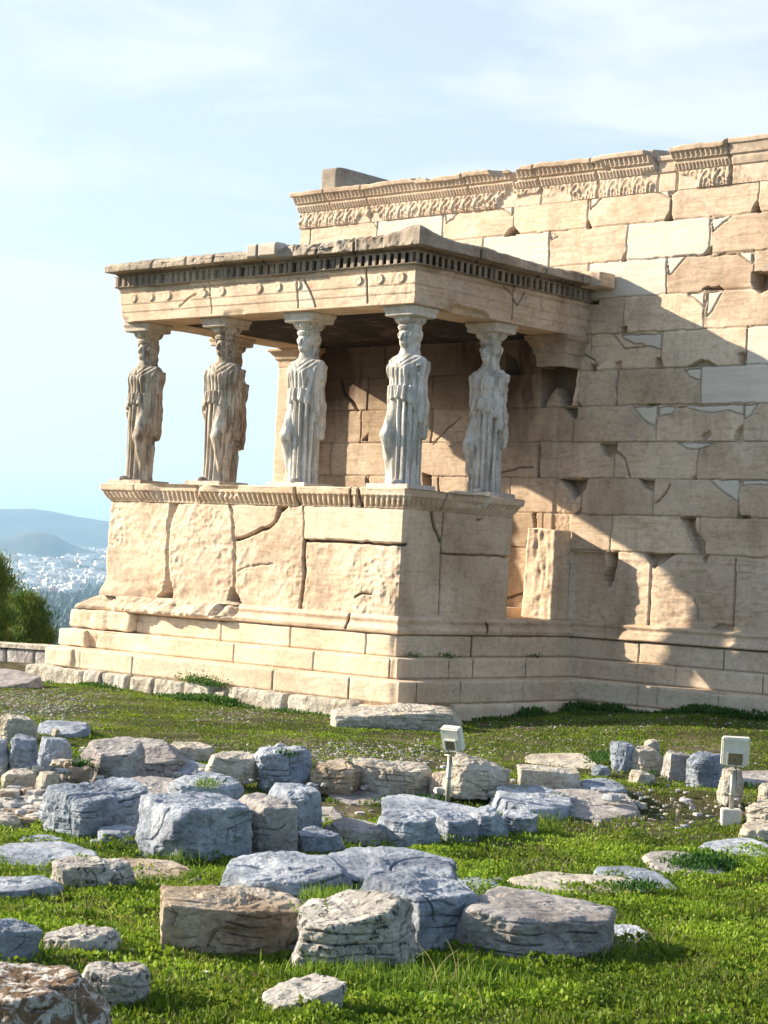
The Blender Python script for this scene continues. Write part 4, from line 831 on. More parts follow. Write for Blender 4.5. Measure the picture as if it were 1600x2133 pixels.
def caps(X, Y, Z, a, b, r0, r1):
    a = np.array(a, float); b = np.array(b, float); d = b-a; t = np.clip(((X-a[0])*d[0]+(Y-a[1])*d[1]+(Z-a[2])*d[2])/(d@d), 0, 1)
    return np.sqrt((X-a[0]-t*d[0])**2+(Y-a[1]-t*d[1])**2+(Z-a[2]-t*d[2])**2)-(r0+(r1-r0)*t)
def ell(X, Y, Z, c, r):
    q = np.sqrt(((X-c[0])/r[0])**2+((Y-c[1])/r[1])**2+((Z-c[2])/r[2])**2); return (q-1)*min(r)
def boxs(X, Y, Z, c, e, r=0.0):
    q = [np.abs(X-c[0])-e[0]+r, np.abs(Y-c[1])-e[1]+r, np.abs(Z-c[2])-e[2]+r]; o = np.sqrt(sum(np.maximum(t, 0)**2 for t in q)); return o+np.minimum(np.maximum(np.maximum(q[0], q[1]), q[2]), 0)-r
def statue(seed, mir=1, armR=.0, armL=.0, hole=False, worn=0.0, robe=0.0):
    """figure facing -y, feet at z=0; mir=1: right leg (x<0) bent forward"""
    h = .0072; x = np.arange(-.40, .42, h); y = np.arange(-.34, .36, h); z = np.arange(-.03, 2.06, h)
    X, Y, Z = np.meshgrid(x, y, z, indexing='ij'); X = X*mir
    Zs = z[None, None, :]
    zk = [0, .06, .3, .6, .85, 1.0, 1.10, 1.2, 1.32, 1.42, 1.50, 1.55, 1.60, 1.66]
    ax_ = [.215, .205, .205, .225, .245, .245, .235, .225, .240, .262, .262, .215, .12, .082]
    by_ = [.20, .19, .185, .185, .19, .185, .172, .165, .175, .178, .16, .13, .10, .08]
    cx_ = [.035, .035, .03, .02, .01, .01, .0, .0, -.005, -.01, -.01, -.01, -.01, -.01]
    cy_ = [.02, .02, .02, .015, .01, .01, .0, .0, .0, .0, .02, .02, .015, .01]
    A = np.interp(Zs, zk, ax_); B = np.interp(Zs, zk, by_); CX = np.interp(Zs, zk, cx_); CY = np.interp(Zs, zk, cy_)
    px, py = X-CX, Y-CY; th = np.arctan2(px/A, -py/B)      # 0 = front, + = x side
    q = np.sqrt((px/A)**2+(py/B)**2); body = (q-1)*np.minimum(A, B)
    P3 = np.stack([X[::1], Y, Z], -1)
    # bent leg
    hip = (-.10, -.03, .98); knee = (-.135, -.165, .60); ank = (-.145, -.02, .08)
    leg = smin(caps(X, Y, Z, hip, knee, .115, .090), caps(X, Y, Z, knee, ank, .088, .075), .05)
    # skirt folds: deep flutes everywhere but over the bent leg
    wob = .35*vn(np.stack([th*1.3, Z*1.2, 0*Z+seed], -1), seed)
    fl = np.abs(np.sin((th*7.2+wob*1.4+seed)*1.0)); fl2 = np.abs(np.sin((th*4.6+wob*1.5)*2.6+1.0+Z*.7))
    fold = (.044*(1-fl)**1.3+.008*(1-fl2))
    legm = sst(-.25, -.55, th)*sst(-2.0, -1.5, th)          # region of the bent leg
    skirt = sst(1.06, .98, Z)
    body_s = body+fold*skirt*(1-.95*legm)*1.15*sst(-.02, .10, Z+.12)
    legf = leg+.006*np.abs(np.sin((X*30+Z*9+vn(P3*4, 3)*.8)))+.005*ridged(P3*np.array([2, 2, .8]), 3, 2, seed)
    lowb = np.maximum(legf, Z-1.08)
    body_s = smin(body_s, lowb, .035)
    # hem trailing at the ankles
    body_s = smin(body_s, caps(X, Y, Z, (-.17, -.02, .0), (-.20, .02, .45), .07, .055)+.010*np.abs(np.sin(X*70)), .04)
    # overfold pouch with a curved ragged hem
    hem = 1.05-.17*np.abs(np.clip(th, -1.4, 1.4))**1.6*.55-.14*sst(.9, 1.6, np.abs(th))+.012*np.sin(th*17+seed)+.01*vn(np.stack([th*6, 0*Z, 0*Z], -1), seed+5)
    pouch = np.sqrt((px/(A+.030))**2+(py/(B+.034))**2); pouch = (pouch-1)*np.minimum(A, B)+.030*(1-np.abs(np.sin(th*8+seed+.6*np.sin(Z*9))))**1.4*sst(1.45, 1.2, Z)
    pouch = np.maximum(pouch, hem-Z); pouch = np.maximum(pouch, Z-1.20)
    body_s = smin(body_s, pouch, .018)
    # long back mantle hanging lower at the sides and back
    if True:
        hb = 1.0-.42*sst(1.0, 1.9, np.abs(th))+.02*np.sin(th*9)
        mant = np.sqrt((px/(A+.045+.02*robe))**2+((py-.02)/(B+.055+.03*robe))**2); mant = (mant-1)*np.minimum(A, B)+.018*(1-np.abs(np.sin(th*5+Z*1.4+seed)))+.004*np.sin(Z*30+np.abs(th)*6)*sst(.9, 1.3, np.abs(th))
        mant = np.maximum(mant, hb-Z); mant = np.maximum(mant, Z-1.50); mant = np.maximum(mant, (1.02-np.abs(th))*.16)
        body_s = smin(body_s, mant, .02)
    # breasts and shoulders
    body_s = smin(body_s, ell(X, Y, Z, (-.095, -.115, 1.385), (.075, .065, .078)), .045)
    body_s = smin(body_s, ell(X, Y, Z, (.085, -.115, 1.385), (.075, .065, .078)), .045)
    body_s = smin(body_s, ell(X, Y, Z, (-.20, .015, 1.49), (.075, .085, .075)), .05)
    body_s = smin(body_s, ell(X, Y, Z, (.19, .015, 1.49), (.075, .085, .075)), .05)
    # chest folds: V at the neck, vertical below the breasts
    ch = sst(1.04, 1.12, Z)*sst(1.60, 1.52, Z)*sst(1.5, 1.0, np.abs(th))
    vf = 1-np.abs(np.sin((Z-1.35+np.abs(X+.01)*-.95)*34+vn(P3*5, seed+2)*1.0)); vf2 = 1-np.abs(np.sin(X*46+vn(P3*3, seed+4)*1.5))
    mixv = sst(1.36, 1.44, Z+.2*np.abs(X)*-1)
    body_s = body_s+ch*(.022*vf**1.5*mixv+.020*vf2**1.5*(1-mixv))*(1-.5*worn)
    # arms, broken off
    sx = (-.235, .225)
    for s_, ln in ((-1, armR), (1, armL)):
        s_ = s_*mir
        if ln > 0:
            xs = s_*.235; a = caps(X, Y, Z, (xs, .02, 1.50), (xs+s_*.025, .045, 1.50-ln), .068, .052); a = np.maximum(a, (1.50-ln)-Z+.01*vn(P3*12, 3)); body_s = smin(body_s, a, .02)
    # neck, head
    body_s = smin(body_s, caps(X, Y, Z, (-.01, .015, 1.55), (-.01, .008, 1.74), .086, .078), .065)
    hc = (-.01, -.005, 1.785); hs_ = 1.27; X0, Y0, Z0_, P30 = X, Y, Z, P3; X = hc[0]+(X-hc[0])/hs_; Y = hc[1]+(Y-hc[1])/hs_; Z = hc[2]+(Z-hc[2])/1.13; P3 = np.stack([X, Y, Z], -1); hX = X-hc[0]; hY = Y-hc[1]; hZ = Z-hc[2]
    head = ell(X, Y, Z, (hc[0], hc[1]+.012, hc[2]+.015), (.083, .100, .118))
    head = smin(head, ell(X, Y, Z, (hc[0], hc[1]-.045, hc[2]-.060), (.050, .052, .055)), .04)
    nose = caps(X, Y, Z, (hc[0], hc[1]-.090, hc[2]+.030), (hc[0], hc[1]-.112, hc[2]-.018), .011, .016); head = smin(head, nose, .012)
    for s_ in (-1, 1):
        eye = ell(X, Y, Z, (hc[0]+s_*.034, hc[1]-.096, hc[2]+.020), (.026, .026, .015)); head = np.maximum(head, -eye)
        head = smin(head, ell(X, Y, Z, (hc[0]+s_*.034, hc[1]-.078, hc[2]+.018), (.017, .014, .010)), .004)
    mouth = ell(X, Y, Z, (hc[0], hc[1]-.100, hc[2]-.046), (.028, .016, .007)); head = np.maximum(head, -mouth)
    # hair: band of waves, side masses, long locks on the shoulders and a thick plait behind
    hair = np.maximum(ell(X, Y, Z, (hc[0], hc[1]+.030, hc[2]+.040), (.118, .122, .118)), -(hY+.052+.55*np.maximum(0, -hZ+.03)-.25*np.maximum(0, hZ-.05)))
    hair = hair+.007*np.sin(np.arctan2(hX, hZ+.1)*22)+.004*vn(P3*30, 6)
    head = smin(head, hair, .008)
    X, Y, Z, P3 = X0, Y0, Z0_, P30
    for s_ in (-1, 1): head = smin(head, caps(X, Y, Z, (hc[0]+s_*.098, .055, 1.74), (hc[0]+s_*.118, -.085, 1.42), .024, .015)+.003*np.sin(Z*95), .012)
    head = smin(head, caps(X, Y, Z, (-.01, .10, 1.84), (-.01, .14, 1.45), .088, .070)+.006*np.sin(Z*60+X*40), .03)
    body_s = smin(body_s, head, .012)
    # basket capital on the head
    rr = np.hypot(X+.01, Y-.02); zc = [1.88, 1.90, 1.92, 1.935, 1.95, 1.99, 2.04, 2.06]; rc_ = [.148, .152, .160, .148, .155, .196, .210, .204]
    ang = np.arctan2(Y-.02, X+.01); egg = .012*np.abs(np.sin(ang*8))*sst(1.94, 1.96, Z)*sst(2.05, 2.03, Z)+.005*np.abs(np.sin(ang*22))*sst(1.91, 1.915, Z)*sst(1.94, 1.935, Z)
    cap = np.maximum(np.maximum((rr-np.interp(Zs, zc, rc_)-egg+.008)*.8, 1.885-Z), Z-2.055)
    body_s = smin(body_s, cap, .006)
    body_s = np.maximum(body_s, -Z)
    feet = ell(X, Y, Z, (.09, -.19, .02), (.045, .10, .04)); body_s = smin(body_s, np.maximum(feet, -Z), .01)
    if hole: body_s = np.maximum(body_s, -boxs(X, Y, Z, (.245, -.10, 1.40), (.030, .07, .035)))
    body_s = body_s+(.004+.007*worn)*fbm(P3, 9, 3, seed+40)+(.003+.01*worn)*ridged(P3, 6, 2, seed+50)*worn
    V, Fc = surfnets(body_s, np.array([x[0], y[0], z[0]]), h)
    # a light smoothing pass
    s = np.zeros_like(V); c = np.zeros(len(V))
    for a in range(4):
        b = (a+1) % 4; np.add.at(s, Fc[:, a], V[Fc[:, b]]); np.add.at(c, Fc[:, a], 1); np.add.at(s, Fc[:, b], V[Fc[:, a]]); np.add.at(c, Fc[:, b], 1)
    V = V*.75+.25*s/c[:, None]
    return V, Fc
st_def = [  # x, y, seed, mirror, arms, hole, worn, material, label
    (-.34, .33, 11, 1, .0, .0, True, .15, 0, M_ST_PALE, 'pale draped woman statue on the near corner of the porch, square socket in its shoulder'),
    (-2.10, .33, 12, 1, .12, .20, False, .1, 0, M_ST_PALE, 'pale draped woman statue second from the porch corner, arm broken short above the elbow'),
    (-3.68, .33, 13, -1, .0, .30, False, .2, 1.0, M_ST_BROWN, 'brown stained draped woman statue third from the near porch corner, heavy mantle behind'),
    (-5.28, .33, 14, -1, .0, .30, False, .1, .3, M_ST_BROWN, 'draped woman statue at the far left corner of the porch against open sky'),
    (-.36, 1.98, 15, 1, .0, .0, False, 1.0, 0, M_ST_PALE, 'cracked and worn woman statue on the shaded side of the porch beside the wall'),
    (-5.28, 1.98, 16, -1, .0, .25, False, .3, .5, M_ST_BROWN, 'woman statue at the back left of the porch, hidden behind the brown stained one')]
for (sx_, sy_, sd, mr, aR, aL, ho, wn, rb, mt, lab) in st_def:
    V, Fc = statue(sd, mr, aR, aL, ho, wn, rb)
    root = empty('draped_woman_statue', (sx_, sy_, 0.0)); tag(root, lab, 'statue', 'draped statues carrying the porch roof')
    V = V*np.array([1.0, 1.0, 1.0]); V[:, 2] = V[:, 2]*1.032+.055
    mesh('figure', V, Fc, mt, root)
    dx = -.05 if sx_ > -.5 else 0
    box('plinth', (-.36, -.27, 0.0), (.33, .27, .058), M_ABB if mt is M_ST_BROWN else M_ABA, root, .004)
    Vb, Fb, _ = rough_box('x', (-.245, -.225, 2.155), (.255, .235, 2.286), mt, 500+sd, .004, 16)
    Va = Vb.copy(); 
    t = np.clip((Va[:, 2]-2.155)/.131, 0, 1); sc = 1+.09*sst(.35, .75, t); Va[:, 0] *= sc; Va[:, 1] *= sc
    mesh('abacus', Va, Fb, M_ABB if mt is M_ST_BROWN else M_ABA, root)
# ------------------------------------------------------------------ boulders
def cubesphere(n):
    V = []; Fq = []; nb = 0
    for ax in range(3):
        for s in (-1, 1):
            g = np.tan(np.linspace(-1, 1, n)*math.pi/4); A, B2 = np.meshgrid(g, g, indexing='ij'); q = np.zeros((n, n, 3)); q[..., ax] = s; q[..., (ax+1) % 3] = A; q[..., (ax+2) % 3] = B2
            V.append(q.reshape(-1, 3)); i = np.arange(n-1)[:, None]; j = np.arange(n-1)[None]
            Qq = np.stack([i*n+j, (i+1)*n+j, (i+1)*n+j+1, i*n+j+1], -1).reshape(-1, 4); Fq.append((Qq if s > 0 else Qq[:, ::-1])+nb); nb += n*n
    V = np.concatenate(V); return V/np.linalg.norm(V, axis=1)[:, None], np.concatenate(Fq)
CS = {n: cubesphere(n) for n in (14, 26, 48, 64)}
ROCKS = []
def rock(u0, u1, vt, vb, mat, label, yaw=35, dr=0.8, seed=0, tilt=(0, 0), cuts=4, rough=1.0, sharp=44, sink=.06, slab=False, topcut=None, name='boulder', group=None, lift=0.0, blk=False):
    """a boulder whose foot touches the ground where the photograph shows it; lift = height of its visible foot above the soil"""
    uc = (u0+u1)/2; p = atz(uc, vb, -2.8)
    for _ in range(8): g = float(gh(p[0], p[1]))+lift; p = atz(uc, vb, g)
    q = p-CAM; dist = q@_f; m = dist/FPX; wd = (u1-u0)*m*1.03; ht = (vb-vt)*m
    dep = (CAM[2]-g)/np.hypot(*q[:2])
    rs = np.random.default_rng(1000+seed*7+int(u0+500))
    ya = R(yaw); ca, sa = abs(math.cos(ya)), abs(math.sin(ya)); a = wd/(ca+dr*sa); b = a*dr; full = a*sa+b*ca
    if slab: full = min(max(full, ht*.68/dep), wd*1.4); b = max(.1, (full-a*sa)/ca); hh = max(.05, ht-full*dep)
    else: hh = max(.06, ht-full*dep*1.1)
    sink += lift
    vdir = q[:2]/np.hypot(*q[:2]); c = np.array([p[0]+vdir[0]*full*.47, p[1]+vdir[1]*full*.47]); zg = g
    n = 72 if wd*FPX/dist > 170 else 52 if wd*FPX/dist > 70 else 28 if wd*FPX/dist > 24 else 14
    if n not in CS: CS[n] = cubesphere(n)
    dirs, Fc = CS[n]; ex, ey, ez = a/2, b/2, (hh+sink)/2
    if tilt == (0, 0): tilt = (rs.uniform(-.10, .10), rs.uniform(-.06, .06))
    if slab: tilt = (tilt[0]*.5, tilt[1]*.5)
    tilt = (tilt[0]-.15*math.sin(ya), tilt[1]-.15*math.cos(ya))
    def sup(nv): return abs(nv[0])*ex+abs(nv[1])*ey+abs(nv[2])*ez
    pl = [((tilt[0], tilt[1], 1), ez), ((0, 0, -1), ez)]
    if cuts <= 1 or blk: pl += [((1, rs.uniform(-.12, .12), rs.uniform(-.05, .15)), ex), ((-1, rs.uniform(-.12, .12), rs.uniform(-.05, .15)), ex), ((rs.uniform(-.12, .12), 1, .05), ey), ((rs.uniform(-.12, .12), -1, rs.uniform(-.12, .12)), ey)]
    else:
        ns_ = 6+int(rs.integers(0, 3)); t0 = rs.uniform(0, 6.3)
        for k in range(ns_):
            t = t0+2*math.pi*(k+rs.uniform(-.3, .3))/ns_; nv = np.array([math.cos(t), math.sin(t), rs.uniform(-.25, .30)]); nv /= np.linalg.norm(nv)
            pl.append((tuple(nv), math.hypot(nv[0]*ex, nv[1]*ey)*rs.uniform(.90, 1.06)))
    # broken facets along the edges
    for k in range(cuts*2+5):
        t = rs.uniform(0, 2*math.pi); nz_ = rs.uniform(.15, 1.3) if k % 3 else rs.uniform(-.2, .2); nv = np.array([math.cos(t)/ex, math.sin(t)/ey, nz_/ez]); nv /= np.linalg.norm(nv); f0 = rs.uniform(.80, .93) if cuts > 1 else rs.uniform(.88, .96)
        if slab: nv = np.array([math.cos(t), math.sin(t), rs.uniform(.25, 1.6)]); nv /= np.linalg.norm(nv); f0 = rs.uniform(.80, .95)
        pl.append((tuple(nv), sup(nv)*f0*(.84 if abs(nv[0]) > .25 and abs(nv[1]) > .25 and cuts > 1 else .95)))
    if topcut:
        for nv, f in topcut: nv = np.array(nv, float); nv /= np.linalg.norm(nv); pl.append((tuple(nv), f*sup(nv)))
    acc = 0
    for nv, d in pl:
        nv = np.array(nv, float); nn = np.linalg.norm(nv); nv = nv/nn; d = d/nn; k = np.maximum(dirs@nv, 1e-4)/max(d, 1e-3); acc = acc+k**sharp
    r = acc**(-1.0/sharp); V = dirs*r[:, None]; sc = min(ex, ey, ez*1.5, .22); off = rs.uniform(-50, 50, 3); Pn = V+off; f0 = 1.0/max(.12, (ex+ey+ez)/2)
    rg = ridged(Pn, 1.6*f0, 5, seed+3); bed = (Pn[:, 2]+.25*tilt[0]*Pn[:, 0]+.03*vn(Pn*6, 4))*rs.uniform(14, 24); st_ = np.abs(bed-np.round(bed))
    dsp = sc*rough*(.07*fbm(Pn, .9*f0, 4, seed)+.13*rg-.05)-sc*.10*rough*sst(.12, .0, st_)*sst(.0, .4, vn(Pn*3*f0, seed+2))*(np.abs(dirs[:, 2]) < .75)
    crk_ = np.abs(vn(Pn*1.3*f0, seed+12)); dsp = dsp-sc*.13*rough*sst(.035, .0, crk_)*sst(.0, .35, vn(Pn*2.1*f0+5, seed+14))
    dsp = dsp+rough*(.007*ridged(Pn, 10, 3, seed+6)+.0045*ridged(Pn, 23, 3, seed+8))
    V = V+dirs*dsp[:, None]
    cc, ss = math.cos(ya+YAW), math.sin(ya+YAW)
    rtx = _rt[:2]; upv = 0.0
    for _ in range(3):           # settle the boulder so that its outline has the width and height measured in the photograph
        V2 = V.copy(); V2[:, 0] = V[:, 0]*cc-V[:, 1]*ss; V2[:, 1] = V[:, 0]*ss+V[:, 1]*cc; Wd = V2+np.array([c[0], c[1], zg+ez-sink]); vis = Wd[:, 2] > g-lift-.01; qq = Wd[vis]-CAM; zf = qq@_f; UU_ = 800+FPX*(qq@_r)/zf; VV_ = 1066.5-FPX*(qq@_u)/zf
        if vis.sum() < 20: break
        f_ = np.clip((u1-u0)*1.06/(UU_.max()-UU_.min()), .7, 1.5); V[:, :2] *= f_; ex *= f_; ey *= f_; dU = uc-(UU_.max()+UU_.min())/2; c = c+rtx*dU*m
        dz = (VV_.min()-vt)*m; top = V[:, 2].max(); nt_ = max(top+dz, -ez+sink+.03); k_ = np.clip((nt_+ez)/(top+ez), .6, 1.6); V[:, 2] = (V[:, 2]+ez)*k_-ez
    V2 = V.copy(); V2[:, 0] = V[:, 0]*cc-V[:, 1]*ss; V2[:, 1] = V[:, 0]*ss+V[:, 1]*cc
    o = mesh(name, V2, Fc, mat, loc=(c[0], c[1], zg+ez-sink), smooth=False); tag(o, label, 'rock', group or 'limestone boulders in the grass'); ROCKS.append((c[0], c[1], ya+YAW, ex, ey, dist))
    return o
W, TT, LI, OR_, CR, PK = M_RW, M_RT, M_RL, M_RO, M_RC, M_RP
rk = [
 (-140, 222, 2003, 2200, OR_, 'rusty orange lichen boulder cut off by the bottom left corner', 20, .7, 1, (0, 0), dict(topcut=[((.8, .1, .7), .72)], cuts=3)),
 (163, 312, 2001, 2108, LI, 'pitted pale rock right behind the rusty orange boulder', 25, .8, 2, (0, 0), dict(cuts=4)),
 (545, 718, 2026, 2125, LI, 'small pitted white rock at the bottom centre of the picture', 30, .8, 3, (-.25, 0), dict(cuts=3)),
 (604, 862, 1852, 2032, LI, 'lichen spotted wedge topped boulder beside the square tan block', 30, .8, 4, (-.28, .1), dict(cuts=3)),
 (341, 636, 1842, 2004, TT, 'square tan block with a rough brown front, largest in the foreground', 12, .55, 5, (0, 0), dict(cuts=1, rough=1.3)),
 (738, 990, 1804, 1990, W, 'bluish upright block behind the lichen spotted boulder', 38, 1.2, 8, (0, 0), dict(cuts=1, blk=True)),
 (945, 1275, 1846, 2008, PK, 'big grey boulder with a pale top right of the bluish upright block', 42, .8, 9, (.15, 0), dict(cuts=3)),
 (-60, 86, 1912, 2012, W, 'grey boulder cut by the left edge above the rusty one', 20, .8, 10, (.2, 0), dict()),
 (88, 250, 1925, 1996, LI, 'low cracked white rock alone in the lower left grass', 15, .7, 11, (0, 0), dict(rough=1.2)),
 (1060, 1340, 1815, 1872, CR, 'long flat rock right of centre with a brown left tip', 5, .5, 12, (0, 0), dict(slab=True)),
 (1235, 1408, 1803, 1860, W, 'flat grey rock touching the right end of the long flat one', 20, .6, 13, (0, 0), dict(slab=True)),
 (1340, 1510, 1772, 1832, PK, 'low double layered rock in the right grass', 8, .5, 14, (0, 0), dict(slab=True)),
 (1456, 1640, 1744, 1792, W, 'low humped grey rock at the right edge below the lamp base', 10, .5, 15, (0, 0), dict(slab=True)),
 (1538, 1680, 1706, 1758, CR, 'cream white rough rock at the right edge beside the concrete lamp base', 20, .7, 16, (0, 0), dict(rough=1.4)),
 (1556, 1690, 1664, 1735, CR, 'upper cream white rock at the right edge, behind the lower one', 20, .7, 17, (0, 0), dict(rough=1.4)),
 (84, 302, 1618, 1752, W, 'big rounded white boulder left of the huge bluish block', 38, .8, 18, (0, 0), dict(cuts=2, blk=True, rough=1.3)),
 (288, 520, 1648, 1802, W, 'huge bluish block with a flat top, largest of the middle group', 36, .9, 19, (0, 0), dict(cuts=1, rough=1.1)),
 (486, 618, 1650, 1792, PK, 'rough brownish block wedged against the huge bluish block', 30, 1.7, 20, (0, 0), dict(cuts=2, blk=True, rough=1.2)),
 (548, 668, 1630, 1754, W, 'pale block at the right end of the huge bluish group', 32, 1.7, 21, (0, 0), dict(cuts=2, blk=True)),
 (632, 664, 1630, 1668, W, 'tiny grey stone perched behind the right end of the bluish group', 20, .8, 22, (0, 0), dict()),
 (610, 718, 1720, 1784, W, 'low dark blue rock in the shade right of the bluish group', 25, .8, 23, (0, 0), dict()),
 (676, 812, 1702, 1768, PK, 'low squarish rock, first of the row running right from the bluish group', 20, 1.0, 24, (0, 0), dict(cuts=2, blk=True)),
 (782, 914, 1684, 1772, W, 'bluish rock, second of the row running right from the bluish group', 35, 1.1, 25, (0, 0), dict(cuts=2, blk=True)),
 (884, 994, 1684, 1758, W, 'bluish rock, third of the row running right from the bluish group', 30, 1.2, 26, (0, 0), dict(cuts=2, blk=True)),
 (962, 1056, 1676, 1750, W, 'bluish block, fourth of the row running right from the bluish group', 36, 1.3, 27, (0, 0), dict(cuts=2, blk=True)),
 (1040, 1120, 1684, 1742, W, 'shaded stone at the right end of the bluish row, half overgrown', 30, .9, 28, (0, 0), dict()),
 (352, 504, 1606, 1652, W, 'flat topped pale slab lying behind the huge bluish block', 5, .7, 29, (0, 0), dict(slab=True, lift=.22)),
 (228, 392, 1616, 1652, PK, 'thin flat slab between the white boulder and the flat topped slab', 5, .6, 30, (0, 0), dict(slab=True, lift=.16)),
 (440, 730, 1772, 1852, W, 'leaning flat slab just behind the square tan block', 8, .75, 31, (-.16, 0), dict(slab=True, lift=.27)),
 (662, 958, 1762, 1836, W, 'broad flat slab behind the bluish upright block', 6, .7, 32, (0, 0), dict(slab=True, lift=.27)),
 (-60, 205, 1752, 1826, W, 'upper piece of the long low slab at the left edge', -8, .6, 33, (0, 0), dict(slab=True)),
 (110, 278, 1782, 1858, LI, 'pitted end piece of the long low slab left of centre', -10, .6, 34, (0, 0), dict(rough=1.3)),
 (-60, 128, 1823, 1876, W, 'low bluish block with a flat top near the left edge', 10, .6, 35, (0, 0), dict(cuts=2)),
 (42, 130, 1738, 1768, W, 'small pale rock above the long low slab', 10, .6, 36, (0, 0), dict(slab=True)),
 (208, 395, 1786, 1836, TT, 'flat brownish rock right of the long low slab', 4, .6, 37, (0, 0), dict(slab=True)),
 (-12, 76, 1486, 1548, CR, 'half cream half grey rock at the left edge, farthest in its row', 30, .9, 38, (0, 0), dict()),
 (80, 186, 1500, 1534, W, 'flat grey rock behind the left stone pile', 10, .7, 39, (0, 0), dict(slab=True)),
 (108, 126, 1517, 1535, CR, 'tiny white stone on the left stone pile', 10, .9, 40, (0, 0), dict()),
 (14, 78, 1528, 1604, W, 'grey block in the left stone pile with a rounded foot', 25, .9, 41, (0, 0), dict(cuts=3)),
 (66, 150, 1534, 1626, W, 'tall narrow leaning block in the left stone pile', 36, .9, 42, (.15, 0), dict(cuts=2, topcut=[((-.5, -.5, -.8), .75)])),
 (-25, 20, 1538, 1602, W, 'dark block at the left edge beside the stone pile', 20, .9, 43, (0, 0), dict()),
 (4, 82, 1600, 1652, CR, 'small block with a dark face below the left stone pile', 30, .9, 44, (0, 0), dict(cuts=2)),
 (74, 124, 1606, 1660, CR, 'cream stone under the tall leaning block', 30, .9, 45, (0, 0), dict()),
 (162, 300, 1534, 1618, PK, 'left piece of the broad stepped slab left of centre', 30, 1.3, 46, (0, 0), dict(cuts=2, blk=True)),
 (190, 400, 1536, 1592, PK, 'flat upper layer of the broad stepped slab', 4, .8, 47, (0, 0), dict(slab=True, lift=.20)),
 (246, 446, 1573, 1630, W, 'long front block of the broad stepped slab', 14, .8, 48, (0, 0), dict(cuts=1)),
 (356, 442, 1544, 1588, CR, 'small block with a dark right side behind the stepped slab', 35, .9, 49, (0, 0), dict()),
 (428, 545, 1564, 1618, CR, 'pale block with a brown foot left of the mossy grey boulder', 14, .6, 50, (0, 0), dict(cuts=2)),
 (528, 650, 1552, 1640, W, 'grey boulder with moss in its hollows, middle row', 30, .9, 51, (0, 0), dict(rough=1.35)),
 (648, 750, 1580, 1644, TT, 'brown boulder between the mossy boulder and the wide cream one', 30, .9, 52, (0, 0), dict()),
 (738, 904, 1578, 1650, CR, 'wide rounded cream boulder in front of the middle terrace', 14, .6, 53, (0, 0), dict()),
 (894, 940, 1606, 1656, TT, 'small brown stone left of the lamp post foot', 25, .9, 54, (0, 0), dict()),
 (922, 1060, 1566, 1650, CR, 'cream wedge shaped boulder right behind the middle lamp post', 18, .6, 55, (.35, 0), dict(cuts=2)),
 (1080, 1206, 1592, 1640, CR, 'oblong cream block with a flat top, right of the wedge boulder', 8, .4, 56, (0, 0), dict(cuts=1)),
 (1098, 1252, 1568, 1602, CR, 'flat worn rock just behind the oblong cream block', 5, .6, 57, (0, 0), dict(slab=True)),
 (1272, 1332, 1543, 1612, W, 'tall pale rock at the left of the right hand block row', 30, .9, 58, (.1, 0), dict()),
 (1310, 1384, 1553, 1616, CR, 'cream block in the right hand row between the tall rock and the weeds', 20, .8, 59, (0, 0), dict()),
 (1342, 1376, 1539, 1562, CR, 'tiny white stone on top of the right hand row', 20, .9, 60, (0, 0), dict(lift=.07)),
 (1310, 1364, 1603, 1636, CR, 'small cream stone in the weeds below the right hand row', 20, .9, 61, (0, 0), dict()),
 (1376, 1448, 1562, 1628, PK, 'squared grey block left half of the pair by the right lamp', 12, .8, 62, (0, 0), dict(cuts=1)),
 (1430, 1506, 1564, 1642, W, 'shaded blue right half of the pair by the right lamp', 36, .9, 63, (0, 0), dict(cuts=2)),
 (1494, 1548, 1598, 1664, CR, 'pale ragged stone behind the right lamp pole', 20, .9, 64, (0, 0), dict(rough=1.4)),
 (1532, 1660, 1604, 1645, PK, 'long low grey rock behind the right lamp reaching the picture edge', 5, .5, 65, (0, 0), dict(slab=True)),
 (1580, 1660, 1628, 1672, CR, 'cream rock at the right edge under the long low grey one', 20, .8, 66, (0, 0), dict()),
 (1018, 1194, 1634, 1690, W, 'broad low humped rock right of the middle lamp', 8, .6, 67, (0, 0), dict(slab=True, lift=.06)),
 (1120, 1332, 1642, 1708, PK, 'wide flat ribbed rock right of the broad humped one', 6, .55, 68, (0, 0), dict(slab=True, rough=1.3)),
 (1212, 1304, 1620, 1652, W, 'small humped rock behind the wide flat ribbed one', 10, .7, 69, (0, 0), dict(slab=True)),
 (1232, 1270, 1592, 1618, W, 'tiny pale stone in the weeds right of the oblong cream block', 20, .9, 70, (0, 0), dict()),
 (688, 830, 1642, 1676, PK, 'flat rock level with the ground in front of the cream boulder', 4, .6, 71, (0, 0), dict(slab=True)),
 (800, 1010, 1654, 1704, W, 'flat pale slab behind the bluish rock row', 4, .6, 72, (0, 0), dict(slab=True, lift=.16)),
 (620, 720, 1680, 1716, PK, 'thin flat stone between the bluish group and the bluish row', 4, .6, 73, (0, 0), dict(slab=True)),
 (205, 300, 1716, 1764, W, 'grey stone squeezed low between the white boulder and the huge block', 20, .8, 74, (0, 0), dict()),
 (1268, 1350, 1925, 1962, W, 'flat grey stone sunk in the grass right of the big grey boulder', 6, .7, 75, (0, 0), dict(slab=True)),
 (1236, 1256, 1708, 1722, CR, 'small white stone lying alone on the bare soil', 10, .9, 76, (0, 0), dict()),
 (880, 1062, 1826, 1862, W, 'low stone in the grass behind the big grey boulder', 8, .6, 77, (0, 0), dict(slab=True)),
 (1000, 1060, 1826, 1848, CR, 'thin pale stone left of the long flat rock', 8, .6, 78, (0, 0), dict(slab=True)),
 (120, 160, 1606, 1640, PK, 'small stone stuck between the leaning block and the stepped slab', 20, .9, 79, (0, 0), dict()),
